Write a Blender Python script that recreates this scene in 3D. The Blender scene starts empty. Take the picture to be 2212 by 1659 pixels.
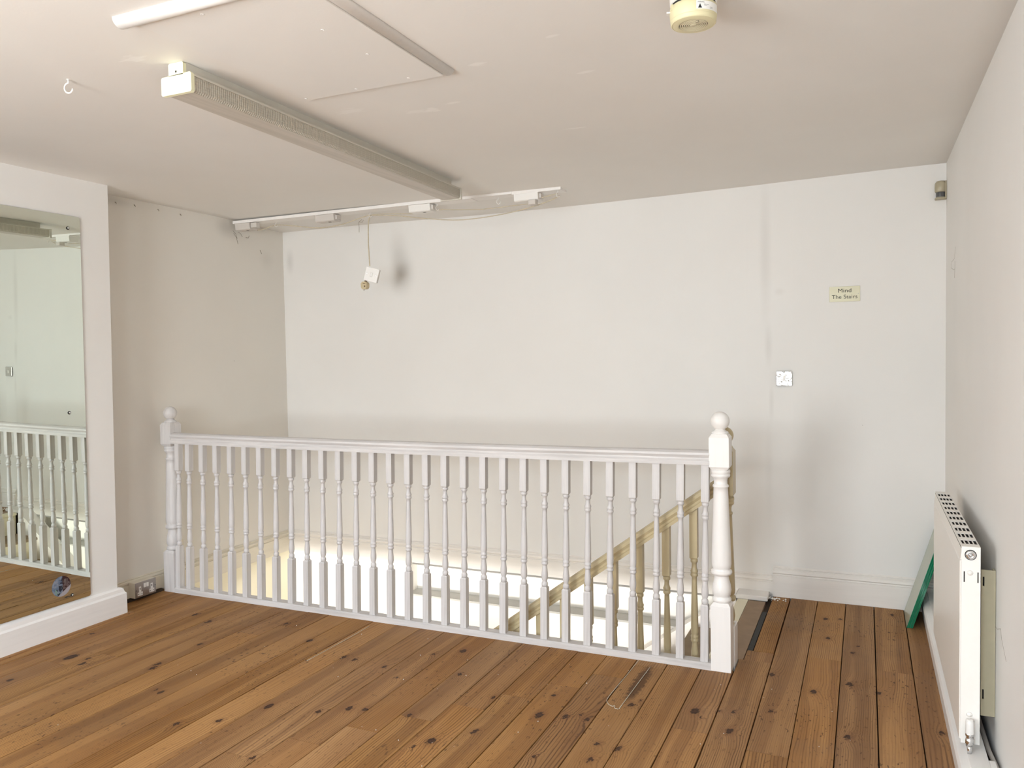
import bpy, math, random
from mathutils import Vector, Matrix
random.seed(11)
C = bpy.context.scene
COL = C.collection
PI = math.pi
R = math.radians

# ------------------------------------------------------------------ camera
cd = bpy.data.cameras.new('camera'); cam = bpy.data.objects.new('camera', cd); COL.objects.link(cam)
cd.sensor_fit = 'HORIZONTAL'; cd.sensor_width = 36.0; cd.lens = 36.0 * 1710.8 / 2212.0
cd.clip_start = 0.02
right = Vector((0.9133, 0.4070, -0.0166)); down = Vector((-0.0000, -0.0420, -0.9991)); fwd = Vector((-0.4076, 0.9125, -0.0385))
fwd.normalize(); down = (down - fwd * down.dot(fwd)).normalized(); right = down.cross(fwd).normalized()
M = Matrix((( right.x, -down.x, -fwd.x, 0), (right.y, -down.y, -fwd.y, 0), (right.z, -down.z, -fwd.z, 1.4), (0, 0, 0, 1)))
cam.matrix_world = M
C.camera = cam

# ------------------------------------------------------------------ world, window light, exposure
w = bpy.data.worlds.new('world'); C.world = w; w.use_nodes = True
wn = w.node_tree.nodes; wl = w.node_tree.links
bg = wn['Background']; bg.inputs[0].default_value = (0.80, 0.90, 1.0, 1); bg.inputs[1].default_value = 0.6

def area(name, loc, aim, sx, sy, power, col, spread=180):
    l = bpy.data.lights.new(name, 'AREA'); l.shape = 'RECTANGLE'; l.size = sx; l.size_y = sy
    l.energy = power; l.color = col; l.spread = R(spread)
    o = bpy.data.objects.new(name, l); COL.objects.link(o); o.location = loc
    o.rotation_euler = Vector(aim).to_track_quat('-Z', 'Y').to_euler()
    return o
# daylight coming through the two windows behind the camera (sky part and ground part of each)
area('sky_light', (-2.20, -1.42, 1.36), (0.02, 1, -0.06), 1.15, 1.2, 96, (0.94, 0.98, 1.0))
area('open_sky_light', (-0.6, -6.0, 3.5), (-0.12, 1, -0.34), 3.6, 1.8, 330, (0.60, 0.76, 1.0))
area('sky_light', (-0.55, -1.42, 1.36), (0.0, 1, -0.06), 0.75, 1.2, 34, (0.80, 0.93, 1.0))
area('street_light_bounce', (-2.20, -1.75, 0.60), (0, 1, 0.50), 1.2, 0.5, 40, (1.0, 0.97, 0.92))
# daylight through the shop window of the storey below
area('shop_window_light', (-2.5, -1.15, -1.15), (0, 1, 0.02), 2.6, 0.6, 320, (1.0, 0.98, 0.95))

vs = C.view_settings; vs.view_transform = 'Standard'; vs.look = 'None'; vs.gamma = 1.0; vs.use_curve_mapping = False
vs.exposure = 0.42
C.cycles.max_bounces = 8; C.cycles.diffuse_bounces = 6; C.cycles.glossy_bounces = 5; C.cycles.transmission_bounces = 6
C.cycles.use_denoising = True; C.cycles.sample_clamp_indirect = 6.0
C.cycles.caustics_reflective = False; C.cycles.caustics_refractive = False

# ------------------------------------------------------------------ node helper
class NT:
    def __init__(s, name):
        s.m = bpy.data.materials.new(name); s.m.use_nodes = True
        s.t = s.m.node_tree; s.n = s.t.nodes; s.l = s.t.links
        s.b = s.n['Principled BSDF']
        s.co = s.n.new('ShaderNodeTexCoord').outputs['Object']
    def put(s, inp, v):
        if isinstance(v, bpy.types.NodeSocket): s.l.new(v, inp)
        elif v is not None:
            try: inp.default_value = v
            except Exception: inp.default_value = tuple(v) + (1,) if len(v) == 3 else v
    def math(s, op, a, b=None, c=None, clamp=False):
        n = s.n.new('ShaderNodeMath'); n.operation = op; n.use_clamp = clamp
        s.put(n.inputs[0], a)
        if b is not None: s.put(n.inputs[1], b)
        if c is not None: s.put(n.inputs[2], c)
        return n.outputs[0]
    def vmath(s, op, a, b=None):
        n = s.n.new('ShaderNodeVectorMath'); n.operation = op
        s.put(n.inputs[0], a)
        if b is not None: s.put(n.inputs[1], b)
        return n.outputs['Value'] if op in ('LENGTH', 'DISTANCE', 'DOT_PRODUCT') else n.outputs[0]
    def noise(s, vec, scale, detail=3, rough=0.5, col=False):
        n = s.n.new('ShaderNodeTexNoise'); s.put(n.inputs['Vector'], vec); n.inputs['Scale'].default_value = scale
        n.inputs['Detail'].default_value = detail; n.inputs['Roughness'].default_value = rough
        return n.outputs[1 if col else 0]
    def rng(s, v, a, b, c=0.0, d=1.0, smooth=False):
        n = s.n.new('ShaderNodeMapRange'); n.interpolation_type = 'SMOOTHSTEP' if smooth else 'LINEAR'
        s.put(n.inputs[0], v)
        for i, q in enumerate((a, b, c, d)): s.put(n.inputs[i + 1], q)
        return n.outputs[0]
    def mix(s, f, a, b, mode='MIX'):
        n = s.n.new('ShaderNodeMix'); n.data_type = 'RGBA'; n.blend_type = mode
        s.put(n.inputs[0], f)
        for i, q in ((6, a), (7, b)):
            s.put(n.inputs[i], q if isinstance(q, bpy.types.NodeSocket) else tuple(q) + ((1,) if len(q) == 3 else ()))
        return n.outputs[2]
    def sep(s, v):
        n = s.n.new('ShaderNodeSeparateXYZ'); s.put(n.inputs[0], v); return n.outputs
    def comb(s, x, y, z):
        n = s.n.new('ShaderNodeCombineXYZ')
        for i, q in enumerate((x, y, z)): s.put(n.inputs[i], q)
        return n.outputs[0]
    def bump(s, h, strength, dist):
        n = s.n.new('ShaderNodeBump'); n.inputs['Strength'].default_value = strength; n.inputs['Distance'].default_value = dist
        s.put(n.inputs['Height'], h); s.l.new(n.outputs[0], s.b.inputs['Normal'])
    def fin(s, col=None, rough=None, metal=None, spec=None):
        if col is not None: s.put(s.b.inputs['Base Color'], col if isinstance(col, bpy.types.NodeSocket) else tuple(col) + (1,))
        if rough is not None: s.put(s.b.inputs['Roughness'], rough)
        if metal is not None: s.put(s.b.inputs['Metallic'], metal)
        if spec is not None: s.b.inputs['Specular IOR Level'].default_value = spec
        return s.m

def plain(name, col, rough=0.5, metal=0.0, var=0.05, scale=40, bump=0.0):
    t = NT(name); n = t.noise(t.co, scale, 2)
    c = t.mix(n, [x * (1 - var) for x in col], [min(1, x * (1 + var)) for x in col])
    if bump: t.bump(n, bump, 0.002)
    return t.fin(c, rough, metal)

WALLCOL = (0.79, 0.780, 0.760)
def wall_mat(name, base=WALLCOL, smudges_shade=(), cracks=True, speck=True, patches=()):
    """smudges_shade, smudges and painted-in shade: (x, y, z, rx, ry, rz, strength)"""
    t = NT(name)
    big = t.noise(t.co, 1.1, 4, 0.55)
    c = t.mix(t.rng(big, 0.3, 0.7), [x * 0.965 for x in base], [min(1, x * 1.03) for x in base])
    warm = t.rng(t.noise(t.vmath('ADD', t.co, (7.3, 1.1, 4.0)), 0.8, 2), 0.42, 0.62)
    c = t.mix(t.math('MULTIPLY', warm, 0.35), c, (base[0] * 1.0, base[1] * 0.975, base[2] * 0.955))
    if speck:
        v = t.n.new('ShaderNodeTexVoronoi'); t.put(v.inputs['Vector'], t.co); v.inputs['Scale'].default_value = 2.6
        r = t.sep(v.outputs['Color'])[0]
        lim = t.math('MULTIPLY', t.rng(r, 0.35, 1.0), 0.014)
        sp = t.math('LESS_THAN', v.outputs['Distance'], lim)
        c = t.mix(t.math('MULTIPLY', sp, 0.55), c, (0.22, 0.19, 0.16))
    for (x, y, z, rx, ry, rz, st) in smudges_shade:
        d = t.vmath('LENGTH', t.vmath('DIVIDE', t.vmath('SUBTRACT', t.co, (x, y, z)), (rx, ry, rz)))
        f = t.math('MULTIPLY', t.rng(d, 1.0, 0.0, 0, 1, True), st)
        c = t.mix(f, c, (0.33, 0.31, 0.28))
    for (x, y, z, rx, ry, rz, st) in patches:
        d = t.vmath('LENGTH', t.vmath('DIVIDE', t.vmath('SUBTRACT', t.co, (x, y, z)), (rx, ry, rz)))
        d = t.math('ADD', d, t.math('MULTIPLY', t.noise(t.vmath('MULTIPLY', t.co, (22, 70, 1)), 1.0, 3), 1.6))
        f = t.math('MULTIPLY', t.rng(d, 1.60, 1.25, 0, 1), st * 0.8)
        c = t.mix(f, c, (0.93, 0.915, 0.89))
    h = t.math('ADD', t.noise(t.co, 9, 3), t.math('MULTIPLY', t.noise(t.co, 120, 2), 0.25))
    t.bump(h, 0.16, 0.005)
    return t.fin(c, 0.62, 0, 0.35)

M_WALL = wall_mat('painted_plaster')
M_BACK = wall_mat('painted_plaster_back', smudges_shade=[(-2.90, 4.68, 1.965, 0.125, 0.5, 0.20, 0.36), (-2.93, 4.68, 2.1, 0.12, 0.5, 0.2, 0.2),
    (-0.515, 4.68, 1.95, 0.045, 0.5, 0.55, 0.16), (-0.50, 4.68, 1.42, 0.03, 0.5, 0.16, 0.16), (-0.44, 4.68, 1.72, 0.04, 0.5, 0.03, 0.1), (-0.485, 4.68, 1.10, 0.02, 0.5, 0.15, 0.14), (-0.50, 4.68, 0.7, 0.03, 0.5, 0.4, 0.08), (-3.86, 4.68, 2.1, 0.05, 0.5, 0.12, 0.25)])  # soft shade along the wall step is painted in; the big left stain is real
M_LEFT = wall_mat('painted_plaster_recess', base=(0.745, 0.715, 0.66), smudges_shade=[(-3.92, 4.12, 2.28, 0.5, 0.14, 0.10, 0.4), (-3.92, 3.2, 2.31, 0.5, 0.25, 0.04, 0.3), (-3.92, 4.5, 2.1, 0.5, 0.1, 0.1, 0.15)])  # cornice shade beside the pier painted in, plus darker patches further back
M_CEIL = wall_mat('painted_ceiling', base=(0.80, 0.782, 0.752), patches=[(-1.147, 2.343, 2.34, .045, .02, .1, .7), (-0.85, 2.236, 2.34, .03, .015, .1, .6),
    (-0.858, 2.57, 2.34, .04, .015, .1, .7), (-1.411, 2.655, 2.34, .05, .014, .1, .6), (-1.517, 2.695, 2.34, .05, .03, .1, .6), (-1.118, 3.186, 2.34, .06, .02, .1, .6),
    (-2.09, 1.822, 2.34, .06, .03, .1, .6), (-1.809, 2.564, 2.34, .07, .04, .1, .4), (-1.581, 2.682, 2.34, .06, .03, .1, .4)])
M_CREAMWALL = plain('cream_painted_plaster', (0.82, 0.77, 0.60), 0.6, 0, 0.03, 3)
M_WHITEWALL = plain('stairwell_white_plaster', (0.86, 0.84, 0.79), 0.6, 0, 0.03, 3)

def paint_mat(name, base, streak=0.10, rough=0.42, axis=2):
    t = NT(name)
    sc = [55, 55, 55]; sc[axis] = 3.2
    v = t.vmath('MULTIPLY', t.co, tuple(sc))
    n = t.noise(v, 1.0, 4, 0.6)
    c = t.mix(t.rng(n, 0.35, 0.75), base, [x * (1 - streak * 1.6) for x in base])
    c = t.mix(t.math('MULTIPLY', t.rng(t.noise(v, 0.5, 5, 0.7), 0.6, 0.75), 0.35), c, [x * 0.86 for x in base])
    t.bump(n, 0.35, 0.0015)
    return t.fin(c, rough, 0, 0.4)
M_WHITE_V = paint_mat('brushed_white_paint_upright', (0.655, 0.630, 0.620), 0.12)
M_WHITE_H = paint_mat('brushed_white_paint_along', (0.655, 0.628, 0.615), 0.14, axis=0)
M_WHITE_S = paint_mat('smooth_white_paint', (0.86, 0.835, 0.81), 0.02)
M_CREAM_V = paint_mat('cream_gloss_upright', (0.53, 0.435, 0.265), 0.05, 0.28)
M_CREAM_H = paint_mat('cream_gloss_along', (0.53, 0.435, 0.265), 0.05, 0.25, axis=0)
M_SKIRT = paint_mat('skirting_paint', (0.82, 0.79, 0.75), 0.03, 0.35, axis=0)
M_SKIRT_Y = paint_mat('skirting_paint_side', (0.83, 0.81, 0.79), 0.03, 0.35, axis=1)
M_SKIRT_CREAM = paint_mat('skirting_cream', (0.74, 0.69, 0.58), 0.04, 0.4, axis=1)
M_DARK = plain('dark_void', (0.018, 0.015, 0.013), 0.8)
M_UNDER = plain('dark_timber_underfloor', (0.05, 0.032, 0.02), 0.9, 0, 0.2)
M_BLACK = plain('black_rubber', (0.03, 0.03, 0.028), 0.7, 0, 0.3, 90, 0.4)
M_ENAMEL = plain('white_radiator_enamel', (0.87, 0.84, 0.79), 0.35, 0, 0.015, 60)
M_ENAMEL_CREAM = plain('yellowed_enamel', (0.47, 0.42, 0.29), 0.45, 0, 0.08, 30)
def chrome_wavy():
    t = NT('rippled_chrome'); t.bump(t.noise(t.co, 45, 2), 0.55, 0.004); return t.fin((0.80, 0.81, 0.82), 0.07, 1.0)
M_CHROMEW = chrome_wavy()
M_CHROME = plain('chrome', (0.78, 0.79, 0.80), 0.14, 1.0, 0.03)
M_STEEL = plain('brushed_steel', (0.42, 0.39, 0.37), 0.33, 1.0, 0.06, 90)
M_PLASTIC = plain('white_plastic', (0.82, 0.80, 0.77), 0.35, 0, 0.02)
M_GREYPLASTIC = plain('greyed_plastic', (0.62, 0.58, 0.54), 0.45, 0, 0.04)
M_OLDPLASTIC = plain('yellowed_plastic', (0.72, 0.66, 0.42), 0.45, 0, 0.04, 25)
M_ENDCAP = plain('yellowed_end_cap', (0.86, 0.84, 0.60), 0.4, 0, 0.04, 25)
M_FITTING = plain('grey_white_fitting', (0.62, 0.59, 0.52), 0.5, 0, 0.03, 20)
M_PLUG = plain('beige_plug_plastic', (0.60, 0.50, 0.32), 0.5, 0, 0.08, 60)
M_SENSOR = plain('aged_sensor_plastic', (0.42, 0.37, 0.26), 0.4, 0, 0.06, 40)
M_LENS = plain('dark_sensor_lens', (0.10, 0.10, 0.10), 0.2)
M_SIGN = plain('gold_sign_plate', (0.56, 0.52, 0.37), 0.35, 0.15, 0.04, 12)
M_INK = plain('black_ink', (0.012, 0.012, 0.012), 0.6)
M_CABLE = plain('dusty_cable', (0.56, 0.49, 0.37), 0.6, 0, 0.2, 60)
M_COBWEB = plain('grey_dust_strand', (0.27, 0.23, 0.19), 0.9, 0, 0.3, 60)
M_CRUMB = plain('plaster_crumb', (0.85, 0.82, 0.76), 0.9, 0, 0.05, 80)
M_WARNLABEL = plain('white_label', (0.86, 0.85, 0.82), 0.5)
M_PLY = plain('worn_brown_board', (0.29, 0.195, 0.12), 0.6, 0, 0.28, 14)
M_STRAP_SCRATCH = plain('clear_strap_and_scratch', (0.62, 0.58, 0.48), 0.25)
M_TREAD = plain('worn_stair_tread', (0.27, 0.20, 0.125), 0.7, 0, 0.3, 9)

def mirror_mat():
    t = NT('mirror_silver'); return t.fin((0.845, 0.915, 0.845), 0.0, 1.0)
M_MIRROR = mirror_mat()
def glass_face():
    t = NT('green_glass'); n = t.noise(t.co, 14, 3)
    c = t.mix(n, (0.0, 0.10, 0.045), (0.0, 0.20, 0.09)); t.b.inputs['Coat Weight'].default_value = 0.6
    return t.fin(c, 0.18, 0)
M_GREEN = glass_face()
M_PALEGLASS = plain('pale_glass_face', (0.40, 0.43, 0.33), 0.22, 0, 0.06, 8)
M_GREENLINE = plain('green_glass_arris', (0.02, 0.27, 0.15), 0.2)

def diffuser_mat():
    t = NT('prismatic_diffuser'); x, y, z = t.sep(t.co)
    a = t.math('SINE', t.math('MULTIPLY', y, 2 * PI / 0.0095)); b = t.math('SINE', t.math('MULTIPLY', t.math('ADD', x, z), 2 * PI / 0.008))
    h = t.math('ADD', a, t.math('MULTIPLY', b, 0.4))
    c = t.mix(t.rng(h, -1.4, 1.4), (0.46, 0.425, 0.36), (0.60, 0.56, 0.48))
    t.bump(h, 0.5, 0.002)
    return t.fin(c, 0.3)
M_DIFF = diffuser_mat()
def diffuser_bottom():
    t = NT('diffuser_underside'); x, y, z = t.sep(t.co)
    a = t.noise(t.vmath('MULTIPLY', t.co, (40, 1.0, 1)), 1.0, 2)
    return t.fin(t.mix(t.rng(a, 0.35, 0.65), (0.46, 0.42, 0.36), (0.56, 0.51, 0.445)), 0.35)
M_DIFFB = diffuser_bottom()

KNOTS = [(-3.443, 2.228, 1), (-3.435, 2.517, 2), (-3.307, 2.483, 1.2), (-3.339, 2.53, .8), (-3.198, 3.143, 1.3), (-3.355, 3.203, 1.2), (-2.783, 3.265, .9), (-2.507, 3.107, 1.1), (-2.972, 2.609, 1),
 (-2.956, 2.564, 1.2), (-2.71, 2.387, .9), (-2.75, 2.396, .7), (-2.418, 2.195, .9), (-2.286, 2.277, .8), (-2.19, 2.454, 1.2), (-1.971, 2.493, .9), (-2.982, 2.867, .8), (-1.959, 2.113, .8),
 (-3.626, 2.782, .8), (-2.219, 2.996, 1), (-2.155, 2.99, .9), (-1.979, 2.967, .8), (-1.735, 3.266, 1.2), (-1.846, 3.179, .7), (-1.862, 2.887, .6), (-1.623, 3.02, .9), (-1.385, 2.863, .7),
 (-1.876, 2.557, 1.2), (-1.812, 2.574, .9), (-1.622, 2.594, .9), (-1.44, 2.446, 1.3), (-1.479, 2.386, .6), (-1.326, 2.571, .8), (-1.154, 2.786, 1.4), (-1.055, 2.813, 1), (-1.006, 2.846, .6),
 (-0.969, 2.819, .9), (-1.165, 2.97, .7), (-1.051, 2.486, .6), (-0.863, 2.542, .9), (-0.875, 2.659, .7), (-0.847, 3.005, .9), (-0.826, 3.054, .5), (-0.605, 3.045, 1.4), (-0.573, 2.999, .6),
 (-0.519, 3.08, .6), (-0.465, 3.093, .7), (-0.458, 2.925, 1.2), (-0.332, 3.151, .8), (-0.795, 2.649, .9), (-0.366, 3.513, .9), (-0.188, 4.352, .9), (-0.118, 4.372, .7), (-0.164, 4.061, 1),
 (0.128, 4.536, .9), (-0.032, 3.996, .5), (-0.054, 3.901, .7), (-0.193, 3.396, 1.1), (-0.06, 3.526, 1.2), (-0.058, 3.038, 1), (0.048, 3.478, .9), (0.254, 3.198, .9)]
def wood_mat():
    t = NT('old_pine_boards'); x, y, z = t.sep(t.co)
    oi = t.n.new('ShaderNodeObjectInfo'); rnd = oi.outputs['Random']
    # irregular knots: position jittered by noise
    jit = t.math('MULTIPLY', t.math('SUBTRACT', t.noise(t.co, 55, 3, 0.6), 0.5), 0.034)
    p = t.comb(t.math('ADD', x, jit), t.math('ADD', t.math('MULTIPLY', y, 0.62), jit), 0.0)
    dmin = None
    for (kx, ky, ks) in KNOTS:
        d = t.math('MULTIPLY', t.vmath('DISTANCE', p, (kx, ky * 0.62, 0)), 1.0 / (0.0108 * ks))
        dmin = d if dmin is None else t.math('MINIMUM', dmin, d)
    off = t.math('MULTIPLY', rnd, 37.0)
    q = t.comb(t.math('ADD', t.math('MULTIPLY', x, 3.0), off), t.math('ADD', t.math('MULTIPLY', y, 0.55), off), off)
    warp = t.noise(q, 1.0, 2, 0.4)
    q2 = t.comb(t.math('ADD', t.math('MULTIPLY', x, 16.0), off), t.math('MULTIPLY', y, 3.0), off)
    warp2 = t.noise(q2, 1.0, 3, 0.5)
    bend = t.math('MULTIPLY', t.math('POWER', t.rng(dmin, 7.0, 0.6), 2.0), 0.022)
    amp = t.rng(t.math('FRACT', t.math('MULTIPLY', rnd, 7.31)), 0, 1, 0.04, 0.26)
    ph = t.math('ADD', t.math('ADD', x, t.math('MULTIPLY', warp, amp)), t.math('ADD', t.math('MULTIPLY', warp2, 0.020), bend))
    freq = t.rng(t.math('FRACT', t.math('MULTIPLY', rnd, 3.77)), 0, 1, 2 * PI / 0.0075, 2 * PI / 0.016)
    s = t.math('SINE', t.math('MULTIPLY', ph, freq))
    ring = t.rng(s, 0.05, 0.95, 0, 1, True)
    fine = t.noise(t.comb(t.math('MULTIPLY', x, 260.0), t.math('MULTIPLY', y, 6.0), off), 1.0, 2, 0.6)
    rv = t.rng(t.noise(q, 1.7, 2), 0.35, 0.65)
    contrast = t.rng(t.noise(t.vmath('ADD', q, (3, 9, 1)), 1.3, 2), 0.3, 0.7, 0.25, 1.0)
    early = t.mix(rv, (0.410, 0.222, 0.087), (0.325, 0.163, 0.058))
    # red-brown heartwood bands running with the grain
    heart = t.rng(t.noise(t.comb(t.math('ADD', t.math('MULTIPLY', ph, 13.0), off), t.math('MULTIPLY', y, 0.35), off), 1.0, 1), 0.50, 0.56)
    early = t.mix(t.math('MULTIPLY', heart, 0.50), early, (0.205, 0.094, 0.034))
    late = (0.120, 0.053, 0.021)
    brk = t.rng(t.noise(t.comb(t.math('MULTIPLY', ph, 70.0), t.math('MULTIPLY', y, 1.3), off), 1.0, 2, 0.6), 0.36, 0.62, 0.25, 1.0)
    c = t.mix(t.math('MULTIPLY', t.math('MULTIPLY', ring, contrast), brk), early, late)
    c = t.mix(t.math('MULTIPLY', t.rng(fine, 0.45, 0.8), 0.35), c, (0.17, 0.08, 0.035))
    # board to board tone
    v = t.n.new('ShaderNodeHueSaturation'); t.put(v.inputs['Color'], c)
    t.put(v.inputs['Value'], t.rng(t.math('FRACT', t.math('MULTIPLY', rnd, 11.9)), 0, 1, 0.90, 1.10))
    t.put(v.inputs['Saturation'], t.rng(t.math('FRACT', t.math('MULTIPLY', rnd, 5.1)), 0, 1, 0.96, 1.06)); c = v.outputs[0]
    # dents and dirt flecks
    fl = t.noise(t.comb(t.math('MULTIPLY', x, 95.0), t.math('MULTIPLY', y, 38.0), off), 1.0, 2, 0.5)
    area_f = t.rng(t.noise(t.co, 2.2, 2), 0.40, 0.62)
    c = t.mix(t.math('MULTIPLY', t.math('MULTIPLY', t.rng(fl, 0.63, 0.69), area_f), 0.8), c, (0.07, 0.03, 0.015))
    dirt = t.rng(t.noise(t.co, 1.6, 5, 0.65), 0.54, 0.78)
    c = t.mix(t.math('MULTIPLY', dirt, 0.45), c, (0.12, 0.07, 0.04))
    # big dark resin streak near the balustrade
    d = t.vmath('LENGTH', t.vmath('DIVIDE', t.vmath('SUBTRACT', t.comb(t.math('ADD', x, t.math('MULTIPLY', jit, 1.5)), y, 0.0), (-0.873, 3.22, 0)), (0.032, 0.22, 1)))
    c = t.mix(t.math('MULTIPLY', t.rng(d, 1.05, 0.6, 0, 1, True), 0.72), c, (0.045, 0.018, 0.010))
    halo = t.rng(dmin, 3.0, 1.0, 0, 1, True)
    c = t.mix(t.math('MULTIPLY', halo, 0.32), c, (0.16, 0.065, 0.028))
    kn = t.rng(dmin, 1.15, 0.85, 0, 1)
    c = t.mix(kn, c, t.mix(t.rng(dmin, 0.0, 1.0), (0.085, 0.035, 0.018), (0.022, 0.010, 0.006)))
    hh = t.math('SUBTRACT', t.math('MULTIPLY', fine, 0.4), t.math('MULTIPLY', ring, 0.5))
    t.bump(hh, 0.25, 0.0012)
    return t.fin(c, t.rng(t.noise(t.co, 3.0, 3), 0.3, 0.7, 0.50, 0.66), 0, 0.22)
M_WOOD = wood_mat()

def sticker_mat():
    t = NT('printed_sticker'); x, y, z = t.sep(t.co)   # local: y across, z up, radius 0.05
    blue = t.mix(t.rng(t.noise(t.co, 55, 3), 0.4, 0.6), (0.11, 0.16, 0.25), (0.24, 0.27, 0.33))
    dark = t.rng(t.math('ADD', t.noise(t.vmath('ADD', t.co, (0, 3, 1)), 48, 3), t.rng(t.math('ABSOLUTE', t.math('SUBTRACT', y, t.math('MULTIPLY', z, 0.35))), 0.0, 0.028, 0.12, -0.1)), 0.53, 0.58)
    c = t.mix(dark, blue, (0.008, 0.012, 0.03))
    gr = t.math('MULTIPLY', t.rng(t.noise(t.vmath('ADD', t.co, (5, 1, 1)), 50, 2), 0.55, 0.6), t.math('LESS_THAN', z, 0.0))
    c = t.mix(gr, c, (0.19, 0.32, 0.27))
    rightp = t.math('GREATER_THAN', y, 0.006)
    lines = t.math('GREATER_THAN', t.math('SINE', t.math('MULTIPLY', y, 2 * PI / 0.0075)), 0.55)
    brk = t.math('MULTIPLY', t.math('GREATER_THAN', t.noise(t.vmath('MULTIPLY', t.co, (1, 60, 160)), 1.0, 1), 0.42), t.math('LESS_THAN', t.math('ABSOLUTE', t.math('SUBTRACT', z, 0.008)), 0.026))
    red = t.mix(t.math('MULTIPLY', lines, brk), (0.028, 0.004, 0.006), (0.35, 0.30, 0.29))
    c = t.mix(rightp, c, red)
    pale = t.math('LESS_THAN', z, t.math('SUBTRACT', t.math('MULTIPLY', y, 0.62), 0.034))
    c = t.mix(pale, c, (0.36, 0.34, 0.37))
    return t.fin(c, 0.4)
M_STICK = sticker_mat()

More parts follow.
